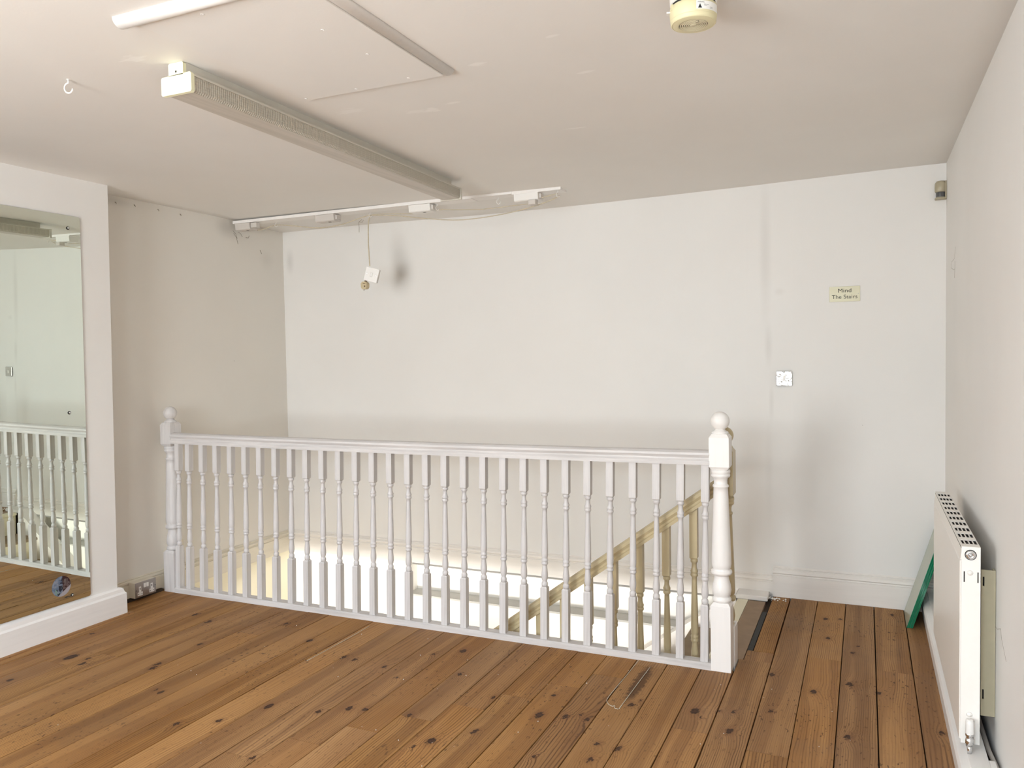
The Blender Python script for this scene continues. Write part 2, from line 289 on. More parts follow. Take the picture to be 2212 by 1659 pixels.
# ------------------------------------------------------------------ geometry helpers
class MB:
    def __init__(s): s.v = []; s.f = []; s.sm = []
    def add(s, vs, fs, smooth=False):
        o = len(s.v); s.v += [tuple(p) for p in vs]; s.f += [tuple(i + o for i in f) for f in fs]; s.sm += [smooth] * len(fs); return s
    def box(s, x0, x1, y0, y1, z0, z1):
        return s.add([(x0, y0, z0), (x1, y0, z0), (x1, y1, z0), (x0, y1, z0), (x0, y0, z1), (x1, y0, z1), (x1, y1, z1), (x0, y1, z1)],
                     [(0, 3, 2, 1), (4, 5, 6, 7), (0, 1, 5, 4), (1, 2, 6, 5), (2, 3, 7, 6), (3, 0, 4, 7)])
    def bbox(s, x0, x1, y0, y1, z0, z1, b=0.003):
        """box with chamfered edges, all three directions"""
        X = (x0, x1); Y = (y0, y1); Z = (z0, z1); vs = []; idx = {}
        for i in (0, 1):
            for j in (0, 1):
                for k in (0, 1):
                    sx, sy, sz = (b if i == 0 else -b), (b if j == 0 else -b), (b if k == 0 else -b)
                    for a, p in enumerate([(X[i], Y[j] + sy, Z[k] + sz), (X[i] + sx, Y[j], Z[k] + sz), (X[i] + sx, Y[j] + sy, Z[k])]):
                        idx[(i, j, k, a)] = len(vs); vs.append(p)
        g = lambda i, j, k, a: idx[(i, j, k, a)]
        fs = [(g(0, 0, 0, 0), g(0, 0, 1, 0), g(0, 1, 1, 0), g(0, 1, 0, 0)), (g(1, 0, 0, 0), g(1, 1, 0, 0), g(1, 1, 1, 0), g(1, 0, 1, 0)),
              (g(0, 0, 0, 1), g(1, 0, 0, 1), g(1, 0, 1, 1), g(0, 0, 1, 1)), (g(0, 1, 0, 1), g(0, 1, 1, 1), g(1, 1, 1, 1), g(1, 1, 0, 1)),
              (g(0, 0, 0, 2), g(0, 1, 0, 2), g(1, 1, 0, 2), g(1, 0, 0, 2)), (g(0, 0, 1, 2), g(1, 0, 1, 2), g(1, 1, 1, 2), g(0, 1, 1, 2))]
        for i in (0, 1):
            for j in (0, 1): fs.append((g(i, j, 0, 0), g(i, j, 1, 0), g(i, j, 1, 1), g(i, j, 0, 1)))
            for k in (0, 1): fs.append((g(i, 0, k, 0), g(i, 1, k, 0), g(i, 1, k, 2), g(i, 0, k, 2)))
        for j in (0, 1):
            for k in (0, 1): fs.append((g(0, j, k, 1), g(1, j, k, 1), g(1, j, k, 2), g(0, j, k, 2)))
        for i in (0, 1):
            for j in (0, 1):
                for k in (0, 1): fs.append((g(i, j, k, 0), g(i, j, k, 1), g(i, j, k, 2)))
        return s.add(vs, fs)
    def prism(s, pts, a0, a1, axis, smooth=False):
        """pts: 2D outline; axis: the extruded axis (0,1,2); a1 may be callable giving shift"""
        def P(p, a): q = list(p); q.insert(axis, a); return tuple(q)
        n = len(pts); vs = [P(p, a0) for p in pts] + [P(p, a1) for p in pts]
        fs = [(i, (i + 1) % n, (i + 1) % n + n, i + n) for i in range(n)]
        s.add(vs, fs, smooth); o = len(s.v) - 2 * n
        s.f += [tuple(o + i for i in reversed(range(n))), tuple(o + n + i for i in range(n))]; s.sm += [False, False]
        return s
    def lathe(s, prof, cx, cy, seg=20, axis=2, cz=0.0, smooth=True, cap=True):
        """prof: (radius, height) upward"""
        vs = []; fs = []
        for (r, h) in prof:
            for i in range(seg):
                a = 2 * PI * i / seg; c, d = r * math.cos(a), r * math.sin(a)
                vs.append((cx + c, cy + d, cz + h) if axis == 2 else ((cx + c, cy + h, cz + d) if axis == 1 else (cx + h, cy + c, cz + d)))
        for j in range(len(prof) - 1):
            for i in range(seg):
                k = (i + 1) % seg; fs.append((j * seg + i, j * seg + k, (j + 1) * seg + k, (j + 1) * seg + i))
        s.add(vs, fs, smooth)
        if cap:
            o = len(s.v) - len(vs)
            s.f += [tuple(o + i for i in reversed(range(seg))), tuple(o + (len(prof) - 1) * seg + i for i in range(seg))]; s.sm += [False, False]
        return s
    def tube(s, pts, r, seg=8):
        pts = [Vector(p) for p in pts]; n = len(pts); vs = []; fs = []; up = Vector((0.13, 0.31, 0.94)).normalized()
        for i, p in enumerate(pts):
            d = (pts[min(i + 1, n - 1)] - pts[max(i - 1, 0)]).normalized()
            a = d.cross(up)
            if a.length < 1e-3: a = d.cross(Vector((1, 0, 0)))
            a.normalize(); b = d.cross(a); rr = r[i] if isinstance(r, (list, tuple)) else r
            for k in range(seg):
                t = 2 * PI * k / seg; vs.append(p + a * (rr * math.cos(t)) + b * (rr * math.sin(t)))
        for j in range(n - 1):
            for k in range(seg):
                m = (k + 1) % seg; fs.append((j * seg + k, j * seg + m, (j + 1) * seg + m, (j + 1) * seg + k))
        s.add(vs, fs, True); o = len(s.v) - len(vs)
        s.f += [tuple(o + i for i in reversed(range(seg))), tuple(o + (n - 1) * seg + i for i in range(seg))]; s.sm += [False, False]
        return s
    def sphere(s, c, r, seg=24, rings=14, sz=1.0):
        prof = [(max(1e-4, r * math.sin(PI * i / rings)), -r * sz * math.cos(PI * i / rings)) for i in range(rings + 1)]
        return s.lathe(prof, c[0], c[1], seg, 2, c[2])
    def xf(s, fn): s.v = [tuple(fn(Vector(p))) for p in s.v]; return s
    def build(s, name, mat, parent=None, mats=None, midx=None):
        off = Vector((0, 0, 0))
        if parent is not None:
            q = parent
            while q is not None: off += q.location; q = q.parent
        me = bpy.data.meshes.new(name)
        me.from_pydata([(p[0] - off.x, p[1] - off.y, p[2] - off.z) for p in s.v], [], s.f)
        me.polygons.foreach_set('use_smooth', s.sm); 
        import bmesh as _b
        bm = _b.new(); bm.from_mesh(me); _b.ops.recalc_face_normals(bm, faces=bm.faces); bm.to_mesh(me); bm.free()
        if mats:
            for q in mats: me.materials.append(q)
            if midx: me.polygons.foreach_set('material_index', midx)
        else: me.materials.append(mat)
        me.update()
        o = bpy.data.objects.new(name, me); COL.objects.link(o)
        if parent is not None: o.parent = parent
        return o

def tag(o, label=None, cat=None, group=None, kind=None):
    if label: o['label'] = label
    if cat: o['category'] = cat
    if group: o['group'] = group
    if kind: o['kind'] = kind
    return o
def thing(name, loc, label, cat, group=None):
    o = bpy.data.objects.new(name, None); COL.objects.link(o); o.location = loc; o.empty_display_size = 0.05
    return tag(o, label, cat, group)
def struct(o): o['kind'] = 'structure'; return o

XL = -3.92; XR = 0.38; YB = 4.68; YF = -1.3; ZC = 2.34; ZL = -2.55

# ------------------------------------------------------------------ walls, ceiling
def ceil_z(x, y):
    t = max(0.0, min(1.0, (y - 3.95) / 0.73)); t = t * t * (3 - 2 * t)
    g = 0.034 * math.exp(-((x + 2.0) / 1.7) ** 2) if x < 0.3 else 0.0
    g *= min(1.0, max(0.0, (0.38 - x) / 0.6))
    return ZC - t * max(g, 0.022 if x < -3 else 0.0)
mb = MB(); nx, ny = 24, 20
gx = [XL - 0.1 + (XR + 0.2 - XL) * i / nx for i in range(nx + 1)]
gy = [YF - 0.1 + (3.9 - YF + 0.1) * j / 6 for j in range(7)] + [3.9 + (YB + 0.1 - 3.9) * j / 12 for j in range(1, 13)]
vs_ = [(x, y, ceil_z(x, min(y, YB))) for y in gy for x in gx]; W_ = nx + 1; T_ = len(vs_)
vs_ += [(x, y, ZC + 0.12) for y in gy for x in gx]
fs_ = []
for j in range(len(gy) - 1):
    for i in range(nx):
        a = j * W_ + i; fs_.append((a, a + W_, a + W_ + 1, a + 1)); fs_.append((T_ + a, T_ + a + 1, T_ + a + W_ + 1, T_ + a + W_))
for i in range(nx):
    a = i; fs_.append((a, a + 1, T_ + a + 1, T_ + a)); a = (len(gy) - 1) * W_ + i; fs_.append((a, T_ + a, T_ + a + 1, a + 1))
for j in range(len(gy) - 1):
    a = j * W_; fs_.append((a, T_ + a, T_ + a + W_, a + W_)); a += nx; fs_.append((a, a + W_, T_ + a + W_, T_ + a))
mb.add(vs_, fs_, True); struct(mb.build('ceiling', M_CEIL))

# back wall, upper storey: bay by the stairs and the slightly proud part on the right
mb = MB(); mb.box(XL - 0.1, XR + 0.1, YB, YB + 0.15, -0.03, 2.36)
mb.prism([(-0.62, YB + 0.01), (-0.62, YB), (-0.50, YB - 0.004), (-0.37, YB - 0.012), (XR + 0.1, YB - 0.012), (XR + 0.1, YB + 0.01)], -0.03, 2.36, 2)
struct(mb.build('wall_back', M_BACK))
wr = struct(MB().prism([(XR, YF - 0.1), (XR + 0.12, YF - 0.1), (XR + 0.12, YB + 0.1), (XR, YB + 0.1)], -0.03, 2.36, 2).build('wall_right', M_WALL))
for P in ([(2.932, .497), (2.87, .505), (2.804, .528), (2.792, .515), (2.780, .502), (2.74, .485), (2.695, .465)],
          [(4.205, 1.859), (4.22, 1.83), (4.24, 1.808), (4.30, 1.806), (4.394, 1.805)], [(4.394, 1.80), (4.393, 1.778), (4.30, 1.762), (4.217, 1.757), (4.219, 1.795)], [(4.225, 1.757), (4.235, 1.737), (4.237, 1.717)]):
    MB().tube([(XR - .0001, a, b) for a, b in P], .0006, 5).build('crack', M_COBWEB, wr)
# left side: recessed wall beside the stairwell, and the projecting pier that carries the mirror (leans in a little)
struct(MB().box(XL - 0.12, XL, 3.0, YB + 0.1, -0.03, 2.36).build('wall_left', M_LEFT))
xt, xb = -3.722, -3.750
wl_ = MB(); wl_.add([(XL - 0.12, YF, -0.03), (xb, YF, -0.03), (xb, 3.035, -0.03), (XL - 0.12, 3.035, -0.03), (XL - 0.12, YF, 2.36), (xt, YF, 2.36), (xt, 3.045, 2.36), (XL - 0.12, 3.045, 2.36)],
     [(0, 3, 2, 1), (4, 5, 6, 7), (0, 1, 5, 4), (1, 2, 6, 5), (2, 3, 7, 6), (3, 0, 4, 7)])
struct(wl_.build('wall_left_pier', M_WALL))
# front wall behind the camera with two window openings
mb = MB(); wins = [(-2.80, -1.60), (-0.95, -0.15)]; z0w, z1w = 0.72, 2.10
xs = [XL - 0.1, wins[0][0], wins[0][1], wins[1][0], wins[1][1], XR + 0.1]
for a, b in ((0, 1), (2, 3), (4, 5)): mb.box(xs[a], xs[b], YF - 0.12, YF, -0.03, 2.36)
for a, b in wins: mb.box(a, b, YF - 0.12, YF, -0.03, z0w); mb.box(a, b, YF - 0.12, YF, z1w, 2.36)
struct(mb.build('wall_front', M_WALL))
for i, (a, b) in enumerate(wins):
    wo = bpy.data.objects.new('window_%d' % (i + 1), None); COL.objects.link(wo); wo.location = (a, YF, z0w); struct(wo)
    f = MB()
    f.box(a, a + .05, YF - .10, YF - .05, z0w, z1w).box(b - .05, b, YF - .10, YF - .05, z0w, z1w).box(a + .05, b - .05, YF - .10, YF - .05, z0w, z0w + .05).box(a + .05, b - .05, YF - .10, YF - .05, z1w - .05, z1w)
    f.box(a + .05, b - .05, YF - .10, YF - .05, 1.39, 1.43); f.build('window_frame', M_WHITE_S, wo)
    MB().bbox(a - .04, b + .04, YF - .06, YF + .05, z0w - .03, z0w, .004).build('window_sill', M_WHITE_S, wo)

# lower storey shell
low = MB(); low.box(XL - 0.1, XR + 0.1, YB, YB + 0.15, ZL, -0.265)
low.box(XL - 0.1, -2.90, YB, YB + 0.15, -0.265, -0.03).box(-0.70, XR + 0.1, YB, YB + 0.15, -0.265, -0.03); low.box(-2.90, -0.70, YB + 0.11, YB + 0.15, -0.265, -0.03)
struct(low.build('wall_stairwell_back', M_WHITEWALL))
struct(MB().prism([(YB - 0.019, -0.043), (YB + 0.002, -0.043), (YB + 0.002, -0.0325), (YB - 0.019, -0.0325)], -2.86, -0.66, 0).build('lip_shadow_strip', plain('shadow_line_grey', (0.30, 0.29, 0.27), 0.6)))  # dark strip painted in for the shadow line below the skirting
struct(MB().prism([(YB - 0.02, -0.262), (YB + 0.11, -0.262), (YB + 0.11, -0.250), (YB - 0.02, -0.250)], -2.90, -0.7, 0).build('trim_2', plain('sill_shade_grey', (0.48, 0.47, 0.44), 0.6)))  # grey puts the shade on the sill top into its colour
struct(MB().box(XL - 0.12, XL, YF - 0.1, YB + 0.1, ZL, -0.03).build('wall_stairwell_left', M_CREAMWALL))
struct(MB().box(XR, XR + 0.12, YF - 0.1, YB + 0.1, ZL, -0.03).build('wall_stairwell_right', M_WHITEWALL))
struct(MB().box(XL - 0.1, XR + 0.1, YF - 0.2, YF - 0.1, ZL, -0.03).build('wall_stairwell_front', M_WHITEWALL))
struct(MB().box(XL - 0.1, XR + 0.1, YF - 0.1, YB + 0.1, ZL - 0.1, ZL).build('floor_lower', M_PLY))
struct(MB().box(XL - 0.02, -0.625, 3.506, 3.52, -0.25, -0.002).build('trim_3', M_WHITE_S))       # fascia closing the floor edge over the stairwell

# ------------------------------------------------------------------ floor and its boards
fl = bpy.data.objects.new('floor', None)
mb = MB(); mb.box(XL - 0.02, -0.60, YF - 0.1, 3.505, -0.25, -0.024).box(-0.60, XR + 0.02, YF - 0.1, YB + 0.02, -0.25, -0.024)
bpy.data.objects.remove(fl); fl = struct(mb.build('floor', M_UNDER))
def plank(x0, x1, y0, y1, z=None, name='plank', mat=None):
    g = random.choice((0.0010, 0.0013, 0.0013, 0.0018, 0.0026)); zt = random.uniform(-0.0007, 0.0007) if z is None else z; c = 0.0012
    pts = [(x0 + g, -0.0225), (x1 - g, -0.0225), (x1 - g, zt - c), (x1 - g - c, zt), (x0 + g + c, zt), (x0 + g, zt - c)]
    m = MB().prism(pts, y0 + 0.0009, y1 - 0.0009, 1)
    return m.build(name, mat or M_WOOD, fl)
lines = [0.187, 0.042, -0.098, -0.2405, -0.382, -0.525, -0.660, -0.807, -0.948, -1.088, -1.229, -1.369, -1.514]
while lines[-1] > XL: lines.append(lines[-1] - 0.1425)
joints = [(-1.29, 2.906), (-1.152, 3.077), (-1.436, 2.747), (-1.573, 2.584), (-1.711, 2.9), (-1.717, 2.429), (-1.01, 3.241), (-0.866, 3.396), (-0.602, 2.875), (-0.312, 2.804), (-0.168, 3.779),
          (0.114, 3.729), (-2.815, 3.076), (-2.953, 2.919), (-3.4, 2.441), (-3.253, 2.601), (-2.002, 2.103), (-1.87, 2.271), (-2.663, 3.229), (-2.30, 1.5), (-3.1, 1.4), (-0.75, 1.7), (-0.03, 1.9), (-2.5, 0.6)]
plank(0.187, XR, YF, 4.66)
for i in range(len(lines) - 1):
    x1, x0 = lines[i], max(lines[i + 1], XL); xc = (x0 + x1) / 2
    if x1 - x0 < 0.02: continue
    ymax = 4.66
    if x0 < -0.53: ymax = 3.50
    if x0 <= -0.5249 and x1 > -0.5: ymax = 3.64
    if abs(x1 + 0.525) < 0.01: ymax = 3.50
    js = sorted([YF] + [j[1] for j in joints if x0 < j[0] < x1] + [ymax])
    for a, b in zip(js, js[1:]): plank(x0, x1, a, b)
# pieces round the head of the stairs
plank(-0.503, -0.384, 3.64, 3.765)
plank(-0.478, -0.384, 3.765, 4.66)
tag(plank(-0.600, -0.505, 3.64, 4.535, -0.002, 'plywood_infill', M_PLY), 'dull brown sheet patch at the stair head')
tag(MB().box(-0.503, -0.480, 3.765, 4.36, -0.02, -0.003).build('gap_strip', M_BLACK, fl), 'black rubbery strip filling the gap')

# ------------------------------------------------------------------ skirtings
def skirt_profile(h, t, z0=0.0):
    """(offset from wall, z)"""
    return [(0, z0), (t, z0), (t, z0 + h * .70), (t * .62, z0 + h * .715), (t * .62, z0 + h * .745), (t * .97, z0 + h * .79), (t * .92, z0 + h * .86), (t * .50, z0 + h * .905), (t * .30, z0 + h * .91), (t * .30, z0 + h * .93), (t * .5, z0 + h * .95), (0.001, z0 + h)]
pr = [(YB - 0.012 - a, z) for a, z in skirt_profile(0.172, 0.024)]
struct(MB().prism(pr, -0.480, XR, 0).build('baseboard_back_right', M_SKIRT))
pr = [(YB - a, z) for a, z in skirt_profile(0.150, 0.016, -0.032)]
struct(MB().prism(pr, XL, -0.478, 0).build('baseboard_back_stairwell', M_SKIRT))
pr = [(XL + a, z) for a, z in skirt_profile(0.152, 0.016, -0.030)]
struct(MB().prism(pr, 3.652, YB - 0.01, 1).build('baseboard_left_stairwell', M_SKIRT_CREAM))
pr = [(XL + a, z) for a, z in skirt_profile(0.108, 0.018, 0.017)]
struct(MB().prism(pr, 3.05, 3.63, 1).build('baseboard_left_recess', M_SKIRT_CREAM))
# pier skirting with its returned end, plain face and moulded top
pp = [(XL, 0.004), (-3.720, 0.004), (-3.720, 0.118), (-3.724, 0.126), (-3.727, 0.128), (-3.730, 0.145), (-3.742, 0.152), (-3.75, 0.154), (XL, 0.154)]
m = MB(); ring = [(-3.720, 3.072, 0.004), (-3.720, 3.072, 0.118), (-3.727, 3.064, 0.128), (-3.730, 3.060, 0.145), (-3.742, 3.050, 0.152), (-3.76, 3.03, 0.154)]
r0 = [(x, YF, z) for x, y, z in ring]; r2 = [(XL + .02, y, z) for x, y, z in ring]; n = len(ring)
m.add(r0 + ring + r2, [(j * n + i, j * n + i + 1, (j + 1) * n + i + 1, (j + 1) * n + i) for j in (0, 1) for i in range(n - 1)] + [(n - 1, n + n - 1, 2 * n + n - 1)])
struct(m.build('baseboard_left_pier', M_SKIRT_Y))
# quarter strip of bare wood under it
struct(MB().prism([(-3.76, 0.0), (-3.700, 0.0), (-3.703, 0.006), (-3.715, 0.008), (-3.76, 0.008)], YF, 3.10, 1).build('trim_4', M_WOOD))
struct(MB().prism([(XL, 0.0), (XL + 0.035, 0.0), (XL + 0.03, 0.012), (XL, 0.016)], 3.10, 3.47, 1).build('trim_5', M_UNDER))
# boxed-in plinth along the right wall under the radiator
struct(MB().prism([(0.272, 0.0), (0.262, 0.10), (0.268, 0.112), (0.292, 0.124), (0.292, 0.128), (0.345, 0.128), (0.345, 0.0)], YF, YB - 0.035, 1).build('baseboard_right', M_SKIRT_Y))
struct(MB().box(0.345, XR, YF, YB - 0.035, 0.0, 0.055).build('trim_6', M_UNDER))
struct(MB().bbox(0.3455, 0.364, YF, 2.765, 0.0, 0.128, 0.002).build('trim_8', M_SKIRT_Y))

# ------------------------------------------------------------------ white balustrade
YR = 3.491
bal = thing('balustrade', (-2.2, YR, 0), 'white painted wooden balustrade with thirty turned spindles guarding the stairwell edge', 'balustrade')
def square_turned(m, cx, cy, half, z0, z1, arch=0.0, lo=False, hi=False, seg=1):
    """square block whose ends are chamfered in a little"""
    b = half * 0.12; h = half
    lv = [(z0, h - b if lo else h), (z0 + (half * .35 if lo else 0), h), (z1 - (half * .35 if hi else 0), h), (z1, h - b * 2.0 if hi else h)]
    if lo: lv[0] = (z0, h - b * 2.0)
    vs = []; fs = []
    for z, q in lv: vs += [(cx - q, cy - q, z), (cx + q, cy - q, z), (cx + q, cy + q, z), (cx - q, cy + q, z)]
    for j in range(3):
        for i in range(4): k = (i + 1) % 4; fs.append((j * 4 + i, j * 4 + k, (j + 1) * 4 + k, (j + 1) * 4 + i))
    fs += [(3, 2, 1, 0), (12, 13, 14, 15)]
    m.add(vs, fs)
def spindle(cx, cy, zb, zl, zu, zt, half=0.0165, s=1.0):
    """turned spindle: lower block zb..zl, turning zl..zu, upper block zu..zt"""
    m = MB(); square_turned(m, cx, cy, half, zb, zl, hi=True); square_turned(m, cx, cy, half, zu, zt, lo=True)
    L = zu - zl; k = half / 0.0165
    P = [(0, .0140), (.018, .0152), (.032, .0156), (.045, .0138), (.050, .0112), (.06, .0110), (.075, .0138), (.10, .0158), (.14, .0155), (.19, .0128), (.225, .0112), (.232, .0115),
         (.236, .0150), (.250, .0166), (.262, .0150), (.266, .0130), (.270, .0150), (.284, .0166), (.296, .0150), (.300, .0130), (.315, .0148), (.34, .0160), (.40, .0159), (.52, .0148), (.66, .0130), (.80, .0112),
         (.832, .0106), (.838, .0140), (.850, .0164), (.864, .0150), (.868, .0132), (.873, .0150), (.890, .0164), (.905, .0128), (.925, .0108), (.950, .0106), (.964, .0115), (.970, .0155), (.988, .0160), (1.0, .0140)]
    m.lathe([(r * k, zl + f * L) for f, r in P], cx, cy, 14)
    return m
xs_ = [-3.748] + [-3.665 + 0.10807 * i for i in range(29)]
proto = spindle(0, 0, 0.0, 0.255, 0.705, 0.885)
pm = proto.build('spindle', M_WHITE_V, bal)
pm.location = Vector((xs_[0] - 0.012, YR, 0.027)) - bal.location
pm.data.transform(Matrix.Translation(bal.location))
for i, x in enumerate(xs_):
    o = pm if i == 0 else pm.copy()
    if i: COL.objects.link(o); o.parent = bal
    lean = 0.016 * (1 - i / 29.0) + 0.010
    o.location = Vector((x - lean, YR, 0.027 - 0.0)) - bal.location
    o.rotation_euler = (random.uniform(-.002, .002), math.atan(lean / 0.88), 0)
# hand rail: moulded section swept along x
hr = [(-.031, .905), (.031, .905), (.031, .922), (.025, .930), (.025, .936), (.032, .948), (.030, .958), (.018, .966), (0, .969), (-.018, .966), (-.030, .958), (-.032, .948), (-.025, .936), (-.025, .930), (-.031, .922)]
m = MB(); n = len(hr); segs = 12; vv = []; ff = []
for j in range(segs + 1):
    x = -3.787 + (3.787 - 0.617) * j / segs; dz = -0.006 * math.sin(PI * j / segs) - 0.004 * (1 - j / segs)
    vv += [(x, YR + a, z + dz - .003) for a, z in hr]
for j in range(segs):
    for i in range(n): k = (i + 1) % n; ff.append((j * n + i, j * n + k, (j + 1) * n + k, (j + 1) * n + i))
ff += [tuple(reversed(range(n))), tuple(segs * n + i for i in range(n))]
m.add(vv, ff); m.build('handrail', M_WHITE_H, bal)
MB().prism([(YR - .030, -.001), (YR + .032, -.001), (YR + .032, .024), (YR + .026, .029), (YR - .024, .029), (YR - .030, .024)], -3.787, -0.617, 0).build('base_rail', M_WHITE_H, bal)
def newel(cx, cy, z0, zl, zu, zt, half, mat, parent, lean=0.0, name='newel_post', ballr=0.0405, matb=None):
    m = MB(); square_turned(m, cx, cy, half, z0, zl, hi=True); square_turned(m, cx, cy, half, zu, zt, lo=True, hi=True)
    L = zu - zl; k = half / 0.0425
    P = [(0, .036), (.012, .041), (.022, .041), (.034, .036), (.04, .033), (.052, .0385), (.09, .0415), (.13, .0385), (.17, .032), (.195, .030), (.203, .031), (.208, .042), (.222, .0455), (.238, .044), (.244, .037),
         (.25, .036), (.262, .0405), (.285, .0425), (.33, .042), (.50, .0385), (.68, .0345), (.83, .0315), (.865, .0305), (.869, .034), (.879, .0345), (.886, .0325), (.890, .029), (.915, .0285), (.938, .032), (.945, .0385), (.958, .041),
         (.966, .0395), (.969, .0375), (.974, .0405), (.988, .0415), (1.0, .040)]
    m.lathe([(r * k, zl + f * L) for f, r in P], cx, cy, 28)
    f = MB()
    f.lathe([(.034 * k, zt - .001), (.037 * k, zt + .004), (.033 * k, zt + .010), (.024 * k, zt + .014), (.020 * k, zt + .021)], cx, cy, 28)
    br = ballr * k; f.sphere((cx, cy, zt + .016 + br * .98), br, 28, 16)
    if lean:
        for q in (m, f): q.xf(lambda p: Vector((p.x + lean * p.z, p.y, p.z)))
    o = m.build(name, mat, parent); f.build('ball_finial', matb or mat, o)
    return o
nr = newel(-0.574, 3.5035, 0.0, 0.300, 0.880, 1.036, 0.0425, M_WHITE_S, bal, -0.003)
for zz in (0.905, 0.932): MB().lathe([(.0065, -0.0015), (.006, 0.0006), (.001, 0.001)], -0.572, 3.4600, 12, 1, zz).build('screw_plug', M_WHITE_S, nr)
newel(-3.830, 3.5035, 0.0, 0.250, 0.880, 1.022, 0.0415, M_WHITE_V, bal, 0.008)
tag(MB().box(XL + .001, -3.905, 3.632, 3.650, -0.03, 0.27).build('wall_batten', M_SKIRT_CREAM, bal), 'short cream batten on the wall behind the left post')

# ------------------------------------------------------------------ cream stair balustrade
YS = 3.592; SL = 0.735
st = thing('stair_balustrade', (-0.57, YS, -0.1), 'cream gloss sloping stair handrail on turned spindles going down the stairwell', 'balustrade')
rn = newel(-0.572, YS, -0.30, 0.16, 0.745, 0.965, 0.0415, M_CREAM_V, st, -0.001)
tag(MB().bbox(-0.6165, -0.5275, YS - 0.044, YS + 0.044, -0.2, 0.176, 0.003).build('post_casing', M_WHITE_S, rn), 'white painted casing at the foot')
def railz(x): return 0.800 + (x + 0.615) * SL      # top of the rail
ang = math.atan(SL); vt = 1 / math.cos(ang)
cs = [(-.030, -.060), (.030, -.060), (.030, -.047), (.024, -.043), (.024, -.034), (.031, -.022), (.027, -.008), (.012, 0), (-.012, 0), (-.027, -.008), (-.031, -.022), (-.024, -.034), (-.024, -.043), (-.030, -.047)]
m = MB(); n = len(cs); xa, xz = -0.613, -3.05; vv = []
for x in (xa, xz): vv += [(x, YS + a, railz(x) + 0.02 + b * vt) for a, b in cs]
m.add(vv, [(i, (i + 1) % n, (i + 1) % n + n, i + n) for i in range(n)] + [tuple(range(n)), tuple(n + i for i in reversed(range(n)))])
m.build('handrail', M_CREAM_H, st)
x = -0.712; first = None
k = 0
while x > -3.0:
    zt = railz(x) - 0.035; zb = railz(x) - 1.02
    if first is None:
        first = spindle(0, 0, 0.0, 0.245, 0.745, 0.985, 0.0175).xf(lambda p: p + st.location).build('spindle', M_CREAM_V, st); o = first
    else: o = first.copy(); COL.objects.link(o); o.parent = st
    o.location = Vector((x, YS, zb)) - st.location
    x -= 0.1265
newel(-3.10, YS, -2.55, -1.95, railz(-3.1) - 0.25, railz(-3.1) + 0.06, 0.0415, M_CREAM_V, st)
# staircase
G, RS = 0.262, 0.1925
sc_ = thing('staircase', (-0.62, 4.1, -1.2), 'painted timber staircase going down leftwards under the cream handrail', 'staircase')
MB().prism([(-0.60, -0.001), (-0.655, -0.001), (-0.66, -0.006), (-0.66, -0.02), (-0.655, -0.025), (-0.60, -0.025)], 3.63, 4.54, 1).build('top_nosing', M_CREAMWALL, sc_)
for i in range(13):
    xr = -0.635 - G * i; zt = -RS * i
    MB().box(xr - 0.001, xr + 0.018, 3.63, 4.545, zt - RS, zt - 0.024).build('riser', M_CREAMWALL, sc_)
    if i < 12:
        MB().prism([(xr + 0.02, zt - RS), (xr - G - 0.015, zt - RS), (xr - G - 0.022, zt - RS - 0.008), (xr - G - 0.022, zt - RS - 0.02), (xr - G - 0.015, zt - RS - 0.026), (xr + 0.02, zt - RS - 0.026)], 3.63, 4.545, 1).build('tread', M_TREAD, sc_)
xe = -0.635 - G * 12; ze = -RS * 12
def string(y0, y1, top, depth, xs0, name):
    zs = lambda x: (x - xs0) * SL
    return MB().prism([(xs0, top), (xe, zs(xe) + top), (xe, zs(xe) + top - depth), (xs0, top - depth)], y0, y1, 1).build(name, M_WHITE_S, sc_)
string(4.545, YB - 0.002, 0.022, 0.50, -0.668, 'wall_string')
string(3.565, 3.622, -0.06, 0.36, -0.62, 'outer_string')
# white capping board along the wall at the head of the stairs
struct(MB().bbox(-0.668, -0.497, 4.545, YB - 0.014, -0.005, 0.022, 0.004).build('trim_7', M_WHITE_S))

# ------------------------------------------------------------------ mirror
T = math.tan(R(0.70))
def mx(z, off=0.0): return -3.750 + z * T + off
mi = thing('wall_mirror', (mx(0.16), 2.0, 0.15), 'large frameless wall mirror screwed to the left pier, bottom edge on skirting', 'mirror')
def rounded(y0, y1, z0, z1, r, n=5):
    pts = []
    for cy, cz, a0 in ((y1 - r, z1 - r, 0), (y0 + r, z1 - r, 90), (y0 + r, z0 + r, 180), (y1 - r, z0 + r, 270)):
        for i in range(n + 1): a = R(a0 + 90 * i / n); pts.append((cy + r * math.cos(a), cz + r * math.sin(a)))
    return pts
pts = rounded(0.9, 2.868, 0.160, 2.142, 0.012)
N = len(pts)
m = MB(); m.add([(mx(z, 0.0065), y, z) for y, z in pts], [tuple(range(N))]); m.build('mirror_glass', M_MIRROR, mi)
m = MB(); m.add([(mx(z, 0.0062), y, z) for y, z in pts] + [(mx(z, 0.0003), y, z) for y, z in pts], [(i, (i + 1) % N, (i + 1) % N + N, i + N) for i in range(N)] + [tuple(range(N, 2 * N))])
m.build('mirror_edge', plain('dark_mirror_edge', (0.06, 0.07, 0.06), 0.3), mi)
for (y, z) in ((2.798, 2.078), (2.776, 1.135), (2.762, 0.193), (1.0, 2.07), (1.0, 1.13), (1.0, 0.20)):
    c = MB().lathe([(.0085, 0), (.0085, .0022), (.006, .003)], mx(z, 0.0065), y, 16, 0, z).build('screw_cup', M_DARK, mi)
    MB().lathe([(.005, 0.0028), (.005, .005), (.003, .0065)], mx(z, 0.0065), y, 12, 0, z).build('screw_head', M_CHROME, c)
zc_, yc_ = 0.254, 2.703
sk = MB(); rr = 0.052
